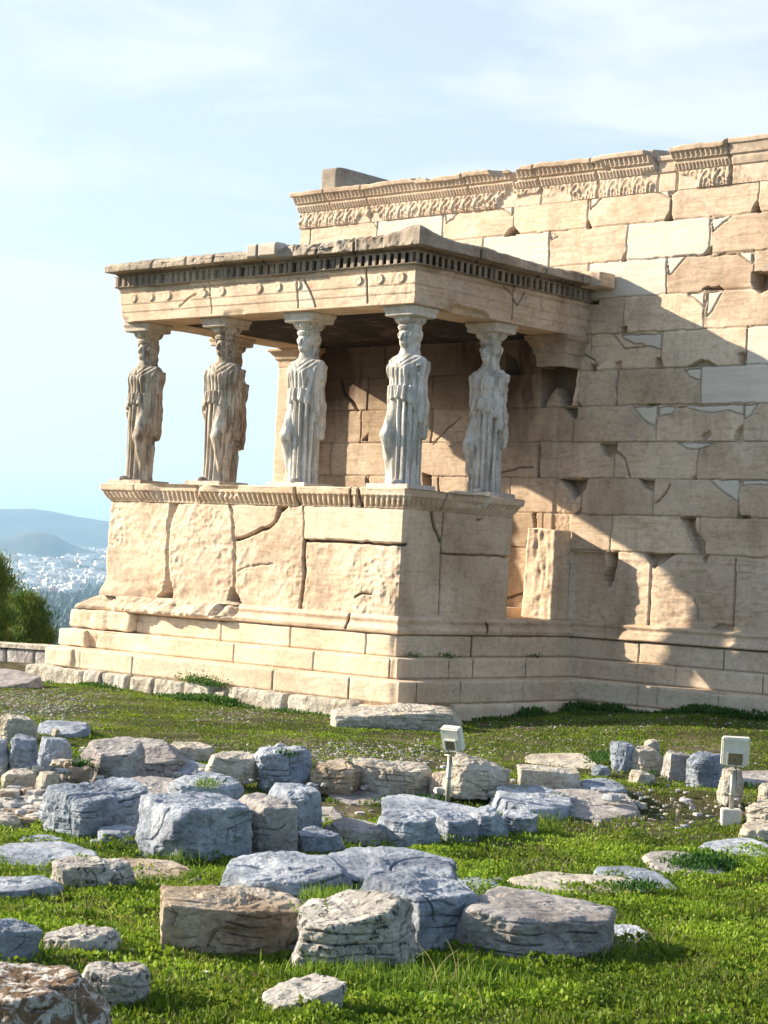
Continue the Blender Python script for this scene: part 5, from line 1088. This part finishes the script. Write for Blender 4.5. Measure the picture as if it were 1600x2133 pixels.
 (145, 200, 1575, 1625, TT, 'brown filler stone beside the leaning block', 20, .9, 80, (0, 0), dict()),
]
for (u0, u1, vt, vb, mt, lab, yw, dr, sd, tl, kw) in rk: rock(u0, u1, vt, vb, mt, lab, yw, dr, sd, tl, **kw)
rock(694, 955, 1464, 1520, CR, 'broad rough bedrock boulder under the near corner of the temple steps', 12, .35, 90, (0, 0), cuts=3, rough=1.5, blk=True, name='boulder', group='rocks along the foot of the temple')
rock(-90, 86, 1392, 1436, PK, 'smooth sloping grey slab at the far left below the boundary wall', 4, .8, 91, (0, 0), slab=True, rough=.5, group='rocks along the foot of the temple')

# rubble heap at the left
def scatter_stones(name, label, regs, mats, cat='stones', seed=0):
    rs = np.random.default_rng(seed); V = []; Fq = []; Cc = []; nb = 0; D0, F0 = cubesphere(5)
    for (u0, u1, v0, v1, n, s0, s1) in regs:
        for _ in range(n):
            u, v = ((u0+u1)/2+rs.normal()*(u1-u0)*.33, (v0+v1)/2+rs.normal()*(v1-v0)*.33) if name == 'gravel' else (rs.uniform(u0, u1), rs.uniform(v0, v1))
            if name == 'gravel' and v < 1432: v = 2864-v+10
            p = atz(u, v, -2.8)
            for _k in range(4): p = atz(u, v, float(gh(p[0], p[1])))
            s = rs.uniform(s0, s1)*(0.6+rs.random()**3); e = s*np.array([rs.uniform(.7, 1.3), rs.uniform(.7, 1.3), rs.uniform(.4, .8)]); q = D0/((np.abs(D0)**6).sum(1)**(1/6.))[:, None]
            q = q*(1+.28*vn(D0*1.7+rs.uniform(0, 99), 1))[:, None]*e; a = rs.uniform(0, 6.3); x = q[:, 0]*math.cos(a)-q[:, 1]*math.sin(a); y = q[:, 0]*math.sin(a)+q[:, 1]*math.cos(a)
            V.append(np.stack([x+p[0], y+p[1], q[:, 2]+p[2]+e[2]*.35], -1)); Fq.append(F0+nb); nb += len(D0); c = np.array(mats[rs.integers(len(mats))])*rs.uniform(.8, 1.15); Cc.append(np.tile([*c, 1], (len(D0), 1)))
    o = mesh(name, np.concatenate(V), np.concatenate(Fq), M_PEB, attrs={'col': np.concatenate(Cc)}, smooth=False); tag(o, label, cat, kind='stuff'); return o
SC = [(.44, .40, .34), (.36, .34, .31), (.50, .46, .40), (.30, .23, .17), (.38, .38, .38)]
scatter_stones('rubble', 'heap of broken stones below the left stone pile', [(0, 92, 1652, 1728, 190, .03, .06), (120, 200, 1590, 1640, 30, .03, .05), (0, 110, 1590, 1660, 40, .02, .05)], SC, seed=3)
scatter_stones('small_stones', 'small loose stones lying between the boulders', [(150, 700, 1560, 1640, 60, .02, .04), (640, 1100, 1600, 1700, 60, .015, .04), (1050, 1600, 1580, 1740, 80, .012, .035), (0, 420, 1700, 1860, 50, .012, .03), (200, 1500, 1780, 2080, 30, .01, .025)], [(.40, .41, .44), (.5, .48, .44), (.3, .27, .25)], seed=5)
scatter_stones('gravel', 'pale gravel chips scattered over the soil', [(-40, 180, 1430, 1500, 1800, .006, .013), (160, 420, 1545, 1585, 500, .006, .012), (400, 560, 1475, 1505, 350, .006, .011), (440, 900, 1550, 1600, 900, .006, .012), (-40, 1640, 1440, 1640, 2600, .004, .008), (600, 1000, 1540, 1590, 600, .006, .013), (1100, 1640, 1500, 1560, 1600, .006, .012), (1050, 1600, 1650, 1740, 500, .006, .014), (0, 700, 1730, 1850, 300, .006, .012)], SC, seed=4)

# ------------------------------------------------------------------ boundary wall far left
bw = empty('boundary_wall', (0, 0, 0)); tag(bw, 'low dark block wall with a flat coping at the far left behind the temple', 'wall')
pa = atz(-260, 1402, -2.85); pb = atz(150, 1418, -2.85); pa = atd(-260, 1325, 33.0); pb = atd(135, 1350, 30.5)
dv = pb-pa; Lw = float(np.hypot(dv[0], dv[1])); dv = dv/np.linalg.norm(dv); nvv_ = np.array([-dv[1], dv[0], 0])
def along(Pw, s, dz): 
    return np.array([pa+dv*(s+q[0])+nvv_*q[1]+np.array([0, 0, q[2]+dz]) for q in Pw])
s = 0; k = 0
while s < Lw:
    l = random.uniform(.45, .95)
    Pw, Fq, _ = rough_box('x', (0, 0, -.40), (l-.03, .45, 0), M_RP, 600+k, .018, 18); mesh('wall_block', along(Pw, s, -.06), Fq, M_RP, bw)
    Pw, Fq, _ = rough_box('x', (-.2, .02, -.90), (l-.23, .45, -.41), M_RP, 640+k, .018, 18); mesh('wall_block', along(Pw, s, -.06), Fq, M_RT, bw)
    s += l; k += 1
Pw, Fq, _ = rough_box('x', (0, -.03, -.058), (Lw, .5, .02), M_RC, 690, .008, 30); mesh('coping', along(Pw, 0, 0), Fq, M_RC, bw)

# ------------------------------------------------------------------ floodlights
def rotbox(cx, ax, e, bev=.01):
    """box with half sizes e on the axes ax (rows)"""
    import bmesh
    bm = bmesh.new(); bmesh.ops.create_cube(bm, size=2.0)
    for v in bm.verts: v.co = Vector((v.co.x*e[0], v.co.y*e[1], v.co.z*e[2]))
    if bev: bmesh.ops.bevel(bm, geom=bm.edges[:], offset=bev, segments=3, affect='EDGES')
    V = np.array([v.co[:] for v in bm.verts]); Fq = [tuple(v.index for v in f.verts) for f in bm.faces]; bm.free()
    return V@np.array(ax)+np.array(cx), Fq
def tube(p, q, r, n=16, r2=None):
    p = np.array(p, float); q = np.array(q, float); d = q-p; d /= np.linalg.norm(d); a = np.cross(d, [0.3, 1, .2]); a /= np.linalg.norm(a); b = np.cross(d, a); r2 = r if r2 is None else r2
    V = [p+(a*math.cos(t)+b*math.sin(t))*r for t in np.linspace(0, 2*math.pi, n, endpoint=False)]+[q+(a*math.cos(t)+b*math.sin(t))*r2 for t in np.linspace(0, 2*math.pi, n, endpoint=False)]
    return np.array(V), [(i, (i+1) % n, n+(i+1) % n, n+i) for i in range(n)]+[tuple(range(n))[::-1], tuple(range(n, 2*n))]
def frame(face_az, tilt):      # axes: x right, y out of the back face (towards the viewer), z up
    y = Vector((math.sin(face_az)*math.cos(tilt), -math.cos(face_az)*math.cos(tilt), math.sin(tilt))); x = Vector((math.cos(face_az), math.sin(face_az), 0)); z = x.cross(-y)*1.0
    z = Vector(x).cross(-Vector(y)); z.normalize(); return [x[:], (-y)[:], (-(x.cross(y)))[:]]
def floodlight(pole_u, foot_v, top_v, head_uv, hw, hh, hd, az, tilt, label, base, dist=None, back_plate=True, zg=None):
    p = atz(pole_u, foot_v, -2.8)
    for _ in range(5): p = atz(pole_u, foot_v, float(gh(p[0], p[1])))
    dist = (p-CAM)@_f; m = dist/FPX; root = empty('floodlight', tuple(p)); tag(root, label, 'floodlight', 'floodlights in front of the temple')
    O = np.array(p); tp = atd(pole_u+(foot_v-top_v)*.035, top_v, dist)-O
    r = 5.0*m
    if base:
        V, F_ = rotbox((0, 0, .5*base[1]-.03), [(math.cos(az-.0), math.sin(az-.0), 0), (-math.sin(az), math.cos(az), 0), (0, 0, 1)], (base[0]/2, base[0]/2, base[1]/2+.03), .008); mesh('base', V, F_, M_CONC, root, smooth=False)
    V, F_ = tube((0, 0, base[1]*.9 if base else -.05), (0, 0, tp[2]*.98), r); mesh('pole', V, F_, M_POLE, root)
    mid = tp[2]*.55; V, F_ = tube((0, 0, mid), (0, 0, mid+.012), r*1.25); mesh('pole_collar', V, F_, M_POLE, root)
    A = frame(az, tilt); hc = atd(head_uv[0], head_uv[1], dist)-O; e = (hw*m/2, hd*m/2, hh*m/2)
    V, F_ = rotbox(hc, A, e, .012); hs = mesh('housing', V, F_, M_LAMPW, root, smooth=False)
    X_, Y_, Z_ = [np.array(a) for a in A]
    V, F_ = rotbox(hc+Y_*(e[1]+.004), A, (e[0]*.86, .004, e[2]*.86), .002); mesh('glass', V, F_, M_LAMPG, hs, smooth=False)
    # ballast recess frame at the lower back
    fc = hc-Y_*(e[1]+.006)-Z_*e[2]*.45; fw = e[0]*.56; fh = e[2]*.46
    for c_, ee in ((fc+Z_*fh, (fw, .012, .006)), (fc-Z_*fh, (fw, .012, .006)), (fc+X_*fw, (.006, .012, fh)), (fc-X_*fw, (.006, .012, fh))):
        V, F_ = rotbox(c_, A, ee, .001); mesh('recess_frame', V, F_, M_LAMPW, hs, smooth=False)
    V, F_ = rotbox(fc+Y_*.004, A, (fw*.96, .003, fh*.96), 0); mesh('recess', V, F_, M_LAMPD, hs, smooth=False)
    for sx in (-1, 1):
        for sz in (-1, 1):
            c_ = hc-Y_*e[1]+X_*e[0]*.88*sx+Z_*e[2]*.88*sz; V, F_ = tube(c_, c_-Y_*.004, .006, 8); mesh('screw', V, F_, M_LAMPD, hs)
    # stirrup: two arms and a cross piece at the pole head
    head = np.array([0, 0, tp[2]])
    for sx in (-1, 1):
        V, F_ = tube(fc+X_*fw*sx*1.02-Z_*fh*.6, head+X_*fw*.9*sx+np.array([0, 0, .012]), .005, 8); mesh('bracket_arm', V, F_, M_POLE, root)
    V, F_ = tube(head+X_*fw*.95, head-X_*fw*.95, .006, 8); mesh('bracket_bar', V, F_, M_POLE, root)
    pts = [fc, fc-Y_*.05-Z_*.02, head-Y_*.03+X_*.02+np.array([0, 0, .03]), head+X_*.03-np.array([0, 0, .08])]
    Vs = []; Fs = []; n0 = 0
    for a, b in zip(pts[:-1], pts[1:]): V, F_ = tube(a, b, .0035, 6); Vs.append(V); Fs += [tuple(n0+i for i in f) for f in F_]; n0 += len(V)
    mesh('cable', np.concatenate(Vs), Fs, M_WIRE, root)
floodlight(932, 1680, 1574, (943, 1538), 46, 52, 20, YAW-.55, -.38, 'cream floodlight on a short pole in front of the wedge shaped boulder', None)
floodlight(1522, 1718, 1606, (1532, 1565), 58, 62, 17, YAW-.08, -.22, 'cream floodlight on a taller pole standing in a white concrete block', (.16, .13))
def low_lamp(u0, u1, vt, vb, tilt, label):
    p = atz((u0+u1)/2, vb, -2.8)
    for _ in range(5): p = atz((u0+u1)/2, vb, float(gh(p[0], p[1])))
    dist = (p-CAM)@_f; m = dist/FPX; root = empty('ground_light', tuple(p)); tag(root, label, 'floodlight', 'small box lights on the ground'); w_, h_ = (u1-u0)*m, (vb-vt)*m
    A = frame(YAW-.1, tilt); V, F_ = rotbox((0, 0.05, h_*.55), A, (w_/2, .04, h_*.5), .008); hs = mesh('housing', V, F_, M_LAMPW, root, smooth=False)
    Y_ = np.array(A[1]); V, F_ = rotbox(np.array([0, .05, h_*.52])-Y_*.042, A, (w_*.42, .004, h_*.36), 0); mesh('glass', V, F_, M_LAMPG, hs, smooth=False)
    V, F_ = rotbox((0, .05, -.01), [(math.cos(YAW), math.sin(YAW), 0), (-math.sin(YAW), math.cos(YAW), 0), (0, 0, 1)], (w_*.35, .05, .02), .003); mesh('stand', V, F_, M_POLE, root, smooth=False)
low_lamp(690, 724, 1620, 1642, .25, 'small box light on the ground below the brown boulder')
low_lamp(824, 856, 1630, 1652, .1, 'small box light on the ground below the wide cream boulder')
low_lamp(946, 966, 1634, 1668, .6, 'tilted little light at the foot of the middle lamp post')
# small fitting on the wall by the entrance
wp = aty(1104.5, 1132, DD+.0); rt_ = empty('wall_light', (wp[0], DD-.02, wp[2])); tag(rt_, 'tiny black framed fitting on the wall left of the rough pilaster foot', 'light')
for c_, e_ in (((0, 0, .035), (.045, .02, .008)), ((0, 0, -.035), (.045, .02, .008)), ((.037, 0, 0), (.008, .02, .028)), ((-.037, 0, 0), (.008, .02, .028))):
    V, F_ = rotbox(c_, np.eye(3), e_, 0); mesh('frame', V, F_, M_WIRE, rt_, smooth=False)
V, F_ = rotbox((0, .004, 0), np.eye(3), (.028, .012, .026), 0); mesh('lens', V, F_, M_LAMPW, rt_, smooth=False)

# ------------------------------------------------------------------ vegetation
def leaves(name, pts, nrm_up, ln, wd, cols, mat=M_LEAF, spread=.9, seed=0, droop=.3, parent=None):
    """one small two-triangle blade per point"""
    rs = np.random.default_rng(seed); n = len(pts); a = rs.uniform(0, 2*math.pi, n); t = np.abs(rs.normal(0, spread, n)).clip(0, 1.5)
    d = np.stack([np.cos(a)*np.sin(t), np.sin(a)*np.sin(t), np.cos(t)], -1)
    if nrm_up is not None: d = d*.8+nrm_up; d /= np.linalg.norm(d, axis=1)[:, None]
    sd = np.cross(d, np.stack([rs.normal(size=n), rs.normal(size=n), rs.normal(size=n)*.3], -1)); sd /= np.linalg.norm(sd, axis=1)[:, None]+1e-9
    L_ = (ln*rs.uniform(.6, 1.5, n))[:, None] if np.ndim(ln) == 0 else (ln*rs.uniform(.6, 1.5, n))[:, None]; W_ = (wd*rs.uniform(.7, 1.3, n))[:, None] if np.ndim(wd) == 0 else (wd*rs.uniform(.7, 1.3, n))[:, None]
    m = pts+d*L_*.55; tip = pts+d*L_-np.array([0, 0, 1])*L_*droop*rs.uniform(0, 1, n)[:, None]
    V = np.stack([pts, m+sd*W_, tip, m-sd*W_], 1).reshape(-1, 3); Q = np.arange(4*n).reshape(-1, 4); C4 = np.repeat(np.concatenate([cols, np.ones((n, 1))], 1), 4, 0)
    return mesh(name, V, Q, mat, parent, smooth=False, attrs={'col': C4})
def blobmask(x, y, blobs):
    m = np.zeros(x.shape)
    for (u, v, ru, rv, k) in blobs:
        pass
    return m
# grass: dense in front and at the right, thin and dry along the terrace
rs = np.random.default_rng(11)
def sample(n, umin, umax, f0, f1, pw=1.0):
    # points in the viewed strip (plus a margin), uniform over the ground
    fw = np.sqrt(rs.uniform(f0**2, f1**2, n)) if pw == 1 else f0+(f1-f0)*rs.random(n)**pw
    uu = rs.uniform(umin, umax, n); rtv = (uu-800)/FPX*fw; x = CAM[0]+FXY[0]*fw+_rt[0]*rtv; y = CAM[1]+FXY[1]*fw+_rt[1]*rtv; return x, y, fw, uu
ex_gravel = [(60, 1470, 260, 45), (330, 1560, 160, 24), (520, 1490, 150, 22), (880, 1590, 150, 22), (700, 1560, 160, 26), (1350, 1690, 230, 38), (1250, 1650, 120, 20), (40, 1690, 80, 50), (330, 1800, 160, 20), (700, 1690, 130, 30), (1330, 1950, 60, 24), (1500, 1530, 120, 14)]
def keep(x, y, dens):
    P = np.stack([x, y, 0*x], -1); z = gh(x, y); q = np.stack([x, y, z], -1)-CAM; zf = q@_f; U = 800+FPX*(q@_r)/zf; Vv = 1066.5-FPX*(q@_u)/zf
    d = dens*sst(-.45, .25, fbm(P, 1.1, 4, 500)+.25+.35*sst(1700, 1850, Vv))*(.30+.70*sst(-.25, .12, fbm(P, 3.1, 3, 505)+.35*sst(1640, 1560, Vv)))
    for (u, v, ru, rv) in ex_gravel: d = d*(1-(.93 if v > 1600 else .62)*sst(1.25, .5, np.hypot((U-u)/ru, (Vv-v)/rv)+.25*vn(P*4, 8)))
    # keep clear of the temple
    ins = ((x > -LL-.95) & (x < .66) & (y > -.66)) | (y > DD-.66); k = (rs.random(len(x)) < d) & ~ins
    k &= np.hypot(x-9, y+8) < 26
    return k, z, U, Vv
def grass(n, f0, f1, ln, wd, seed, dens=1.0, dry=.12, umin=-260, umax=1860):
    x, y, fw, uu = sample(n, umin, umax, f0, f1); k, z, U, Vv = keep(x, y, dens)
    if umin < -900: k &= (U < -230) | (U > 1830)
    x, y, z, Vv = x[k], y[k], z[k], Vv[k]; nn = len(x); P = np.stack([x, y, 0*x], -1)
    lush = sst(1560, 1760, Vv+60*vn(P*.8, 3)); b = rs.random(nn); t = .5+.5*fbm(P, 2.2, 3, 510)
    c1 = np.array([.045, .125, .010]); c2 = np.array([.27, .36, .022]); c3 = np.array([.11, .14, .03]); c4 = np.array([.27, .25, .08])
    g = (c1+(c2-c1)*(b*.6+t*.4)[:, None])*(.72+.5*sst(-.3, .35, fbm(P, 1.7, 3, 512)))[:, None]; dr = c3+(c4-c3)*(b**2)[:, None]; mx = (lush*(rs.random(nn) > dry+.55*sst(.05, .4, fbm(P, .9, 3, 515)))+(1-lush)*(rs.random(nn) < .66+.3*t))[:, None]
    cols = np.where(mx > .5, g, dr)
    tuft = 1+.9*np.maximum(0, fbm(P, 5, 2, 520))*2
    return leaves('grass', np.stack([x, y, z-.004], -1), None, ln*tuft*(.7+.5*lush), wd, cols, spread=.75, seed=seed)
for i, (n, f0, f1, ln, wd) in enumerate([(150000, 6.2, 9.5, .024, .0046), (170000, 9.0, 13, .024, .0052), (160000, 12.5, 18, .024, .0065), (200000, 17.5, 27, .024, .008)]):
    o = grass(n, f0, f1, ln, wd, 700+i); tag(o, ('short green grass covering the ground', 'grass in the middle ground between the stones', 'thin grass on the terrace before the temple', 'dry patchy grass along the temple foot')[i], 'grass', kind='stuff')
o = grass(330000, 6.0, 27, .034, .012, 709, umin=-1700, umax=3400); tag(o, 'grass beyond both edges of the picture', 'grass', kind='stuff')
# broad clover leaves close to the viewer
x, y, fw, uu = sample(210000, -260, 1860, 6.2, 15); k, z, U, Vv = keep(x, y, .9); x, y, z = x[k], y[k], z[k]; b = rs.random(len(x)); P = np.stack([x, y, 0*x], -1)
cols = np.array([.06, .16, .012])+(np.array([.30, .38, .035])-np.array([.06, .16, .012]))*(.7*b+.3*(.5+.5*fbm(P, 3, 2, 2)))[:, None]; cols = cols*(.70+.5*sst(-.3, .35, fbm(P, 1.7, 3, 512)))[:, None]
zz = z+.020*rs.random(len(x))+.10*np.maximum(0, fbm(P, 4.5, 3, 530)); o = leaves('clover', np.stack([x, y, zz], -1), None, .020, .0095, cols, spread=1.15, seed=720, droop=.1); tag(o, 'low leafy clover among the grass', 'ground cover', kind='stuff')
# taller tufts and weeds at picked places
def tuft_at(u, v, ru, rv, n, ln, wd, col1, col2, lift=0.0, seed=0):
    U = u+ru*rs.normal(size=n)*.5; Vv = v+rv*rs.normal(size=n)*.5; pts = []
    for a, b2 in zip(U, Vv):
        p = atz(a, b2, -2.8+lift)
        for _ in range(2): p = atz(a, b2, float(gh(p[0], p[1]))+lift)
        pts.append(p)
    b = rs.random(n)[:, None]; return np.array(pts), np.array(col1)+(np.array(col2)-np.array(col1))*b, np.full(n, ln), np.full(n, wd)
G1, G2 = (.07, .17, .015), (.24, .33, .04); D1, D2 = (.02, .07, .012), (.06, .15, .03); Y1, Y2 = (.25, .22, .09), (.42, .36, .18)
tf = [(690, 1880, 60, 26, 900, .085, .0032, G1, G2, .22), (640, 1930, 26, 24, 300, .08, .0032, G1, G2, .05), (880, 2060, 200, 24, 700, .12, .003, G1, G2, 0), (700, 2040, 120, 14, 400, .10, .003, G1, G2, 0), (1250, 1990, 60, 16, 260, .11, .003, G1, Y2, 0), (1120, 1720, 60, 18, 400, .09, .003, D1, G2, 0),
      (1470, 1800, 70, 18, 900, .05, .008, D1, D2, .05), (380, 1800, 60, 10, 300, .10, .003, D1, G2, 0), (430, 1640, 30, 6, 160, .08, .003, G1, G2, .25), (1350, 1590, 34, 22, 700, .05, .009, D1, D2, .03), (1330, 1850, 50, 8, 260, .05, .006, D1, D2, .05), (1250, 1580, 24, 14, 240, .05, .008, D1, D2, .05),
      (700, 1652, 36, 9, 500, .05, .008, D1, D2, 0), (850, 1668, 60, 7, 500, .05, .008, D1, D2, .03), (600, 1572, 24, 6, 120, .05, .007, D1, D2, .2), (260, 1775, 140, 16, 900, .05, .006, D1, (.13, .19, .03), 0), (170, 1600, 18, 14, 160, .06, .008, D1, D2, .05), (1560, 1630, 40, 12, 300, .05, .008, D1, D2, .02),
      (1060, 1650, 50, 8, 300, .06, .004, (.12, .15, .03), Y2, 0), (480, 1640, 30, 10, 200, .07, .004, (.1, .13, .03), Y1, 0), (140, 1780, 120, 10, 300, .05, .006, G1, D2, 0), (1140, 1662, 30, 5, 160, .04, .006, D1, G2, .08), (1560, 1760, 60, 8, 200, .05, .006, D1, G2, 0)]
pp, cc, ll, ww = zip(*[tuft_at(*t[:9], lift=t[9]) for t in tf])
o = leaves('grass_tufts', np.concatenate(pp), None, np.concatenate(ll), np.concatenate(ww), np.concatenate(cc), spread=.55, seed=730, droop=.55); tag(o, 'taller grass tufts and weeds growing between the boulders', 'weeds', kind='stuff')
# weeds along the foot of the walls
pts = []; 
for (xa, ya, xb, yb, n, hz) in ((.75, .1, .75, 2.9, 2600, .10), (.8, DD-.75, 4.6, DD-.75, 5200, .12), (-5.6, -.80, .2, -.85, 2600, .05), (-4.0, -.82, -3.3, -.82, 500, .10), (-2.9, -.8, -1.8, -.84, 1200, .09)):
    t = rs.random(n); w_ = np.abs(rs.normal(0, .09, n)); nx_ = (yb-ya); ny_ = -(xb-xa); l_ = math.hypot(nx_, ny_); nx_, ny_ = nx_/l_, ny_/l_
    x = xa+(xb-xa)*t+nx_*w_; y = ya+(yb-ya)*t+ny_*w_; dn = .5+.5*vn(np.stack([x*2.3, y*2.3, 0*x], -1), 4); k = rs.random(n) < sst(.2, .7, dn); x, y = x[k], y[k]
    pts.append(np.stack([x, y, gh(x, y)+hz*rs.random(len(x))*sst(.3, .9, dn[k])], -1))
pts = np.concatenate(pts); b = rs.random(len(pts))[:, None]; cols = np.array([.02, .075, .015])+np.array([.08, .13, .015])*b
o = leaves('wall_foot_weeds', pts, None, .045, .010, cols, spread=.9, seed=740); tag(o, 'dark green weeds along the foot of the temple steps', 'weeds', kind='stuff')
# longer grass growing up against every boulder
pts = []; cl = []; wl = []
for (cx, cy, an_, ex, ey, ds) in ROCKS:
    if ds > 26: continue
    n = int(1500*(ex+ey)*min(1.0, 11/ds)); t = rs.uniform(0, 6.283, n); kx, ky = np.cos(t)*(ex*1.05+np.abs(rs.normal(0, .03, n))), np.sin(t)*(ey*1.05+np.abs(rs.normal(0, .03, n)))
    sq = (np.abs(np.cos(t))**5+np.abs(np.sin(t))**5)**(-1/5.)*.93; kx, ky = kx*sq, ky*sq
    x = cx+kx*math.cos(an_)-ky*math.sin(an_); y = cy+kx*math.sin(an_)+ky*math.cos(an_); dn = vn(np.stack([x*5, y*5, 0*x], -1), 3); k = rs.random(n) < sst(-.3, .5, dn); x, y = x[k], y[k]
    pts.append(np.stack([x, y, gh(x, y)-.005], -1)); b = rs.random((len(x), 1)); far = ds > 15; c1 = np.where(rs.random((len(x), 1)) < (.35 if far else .15), np.array([[.27, .23, .10]]), np.array([[.04, .11, .012]])+np.array([[.14, .19, .015]])*b); cl.append(c1); wl.append(np.full(len(x), .0032 if ds < 12 else .0050))
o = leaves('edge_grass', np.concatenate(pts), None, .055, np.concatenate(wl), np.concatenate(cl), spread=.5, seed=760, droop=.45); tag(o, 'longer grass fringing the feet of the boulders', 'grass', kind='stuff')
# small plants rooted on the steps
pts = []
for (u, v, d, pl_) in ((840, 1366, .15, 'y'),):
    pass
for (x, y, z, n, s_) in ((.14, .15, -2.07, 60, .05), (.2, .75, -2.07, 90, .05), (.2, 2.55, -2.07, 60, .04), (-2.75, -.72, -2.6, 500, .10), (-2.45, -.74, -2.62, 300, .08)):
    q = rs.normal(size=(n, 3))*s_*np.array([1.6, .5, .5]); q[:, 2] = np.abs(q[:, 2]); pts.append(q+np.array([x, y, z]))
pts = np.concatenate(pts); cols = np.array([.03, .09, .015])+np.array([.06, .12, .01])*rs.random((len(pts), 1)); o = leaves('step_weeds', pts, None, .035, .008, cols, spread=1.0, seed=745); tag(o, 'little weeds rooted in the joints of the steps', 'weeds', kind='stuff')
# thin dry stalks and yellow flowers
def stalks():
    V = []; Fq = []; Cc = []; nb = 0
    for (u, v, n, h, cl) in ((930, 2040, 7, .30, Y2), (1130, 1760, 6, .28, Y2), (140, 1870, 6, .22, Y2), (1290, 1960, 5, .26, Y2), (1380, 1960, 6, .25, Y2), (1040, 1735, 4, .22, Y2), (800, 1990, 6, .2, (.3, .36, .12)), (1000, 2080, 4, .2, Y2), (520, 1690, 2, .1, Y2), (380, 1790, 3, .18, (.3, .34, .1)), (1100, 1850, 6, .2, (.45, .28, .14)), (215, 1870, 5, .25, Y2), (620, 2090, 5, .14, (.3, .36, .12)), (1450, 2040, 5, .16, (.3, .36, .12))):
        for _ in range(n):
            p = atz(u+rs.normal()*30, v+rs.normal()*8, -2.7); p = np.array([p[0], p[1], float(gh(p[0], p[1]))]); a = rs.uniform(0, 6.3); b2 = rs.uniform(.1, .7)*h; k = 9; t = np.linspace(0, 1, k)
            c = p+np.stack([np.cos(a)*b2*t**1.8, np.sin(a)*b2*t**1.8, h*rs.uniform(.6, 1.1)*(t-.18*t**3)], -1); w_ = .0022*(1-.6*t)[:, None]; sd = np.array([-math.sin(a+1), math.cos(a+1), 0]); V.append(np.concatenate([c-sd*w_, c+sd*w_])); Fq.append(np.array([[nb+i, nb+i+1, nb+k+i+1, nb+k+i] for i in range(k-1)])); nb += 2*k; Cc.append(np.tile([*(np.array(cl)*rs.uniform(.7, 1.1)), 1], (2*k, 1)))
    o = mesh('dry_stalks', np.concatenate(V), np.concatenate(Fq), M_LEAF, attrs={'col': np.concatenate(Cc)}); tag(o, 'thin dry grass stalks standing above the turf', 'stalks', kind='stuff')
stalks()
def flowers():
    V = []; Fq = []; Cc = []; nb = 0
    for _ in range(60):
        u, v = (rs.uniform(0, 330), rs.uniform(1830, 1960)) if rs.random() < .75 else (rs.uniform(0, 1600), rs.uniform(1720, 2120)); p = atz(u, v, -2.7); p = np.array([p[0], p[1], float(gh(p[0], p[1]))+.035]); s = rs.uniform(.008, .014); k = 7; a = np.linspace(0, 6.283, k, endpoint=False)
        ring = np.stack([np.cos(a)*s, np.sin(a)*s, 0*a+.002*np.sin(a*3)], -1)+p; V.append(np.concatenate([ring, [p+np.array([0, 0, -.006])]])); Fq += [(nb+i, nb+(i+1) % k, nb+k) for i in range(k)]; nb += k+1; Cc.append(np.tile([.75, .62, .12, 1], (k+1, 1)))
    o = mesh('yellow_flowers', np.concatenate(V), Fq, M_LEAF, attrs={'col': np.concatenate(Cc)}); tag(o, 'tiny yellow flowers in the grass', 'flowers', kind='stuff')
flowers()
# ------------------------------------------------------------------ pine at the far left
def pine(u, dist, vtop, width, hgt, seed, label, cut=1.0):
    tp = atd(u, vtop, dist); gz = float(gh(tp[0], tp[1])); root = empty('pine_tree', (tp[0], tp[1], gz)); tag(root, label, 'tree')
    O = np.array([tp[0], tp[1], gz]); H = tp[2]-gz; rr = np.random.default_rng(seed)
    Vs = []; Fs = []; nb = 0
    def addt(a, b2, r1, r2):
        nonlocal nb
        V, F_ = tube(a, b2, r1, 8, r2); Vs.append(V); Fs.extend([tuple(nb+i for i in f) for f in F_]); nb += len(V)
    prev = np.array([0, 0, -.3]); 
    for t in np.linspace(.1, .97, 8): cur = np.array([.12*math.sin(t*5), .1*math.cos(t*4)-.1, H*t]); addt(prev, cur, .22*(1.05-t), .22*(1.0-t)); prev = cur
    tips = []
    for k in range(56):
        z0 = H-hgt*rr.random()**.8; f = (H-z0)/hgt; a = rr.uniform(0, 6.283); ln = width*(.16+.84*f**.6)*rr.uniform(.55, 1.1)*(1-.25*(f > .85)); b0 = np.array([0, 0, z0-.25*ln]); e = np.array([math.cos(a)*ln, math.sin(a)*ln, z0+rr.uniform(.0, .35)*ln]); addt(b0, e, .035, .010)
        for q in range(9): s_ = rr.uniform(.35, 1.08); c = b0+(e-b0)*s_+rr.normal(size=3)*.13; tips.append((c, (e-b0)/np.linalg.norm(e-b0)))
    for q in range(10): tips.append((np.array([rr.normal()*.06, rr.normal()*.06, H-rr.random()*.35]), np.array([0, 0, 1.])))
    mesh('trunk', np.concatenate(Vs), Fs, M_BARK, root)
    pts = []; dn = []; cl = []
    for c, d in tips:
        n = 150; g = rr.random(); pts.append(c+rr.normal(size=(n, 3))*np.array([.10, .10, .075])); dd = d*.7+np.array([0, 0, .6]); dn.append(np.tile(dd, (n, 1))); c0 = np.array([.045, .15, .03])*(1-g)+np.array([.27, .30, .05])*g; cl.append(c0*rr.uniform(.7, 1.3, (n, 1)))
    leaves('crown', np.concatenate(pts), np.concatenate(dn), .085, .0075, np.concatenate(cl), seed=seed, droop=0, parent=root)
M_BARK = plain('bark', (.12, .085, .06), .9, 0, .6)
pine(-34, 37, 1176, .80, 2.2, 21, 'golden green pine crown rising behind the boundary wall at the left')
pine(-290, 35, 1130, 1.1, 3.0, 23, 'pine just outside the left edge beside the golden green one')
pine(52, 40, 1262, .44, 1.2, 22, 'smaller darker pine right of the golden green crown, above the wall')
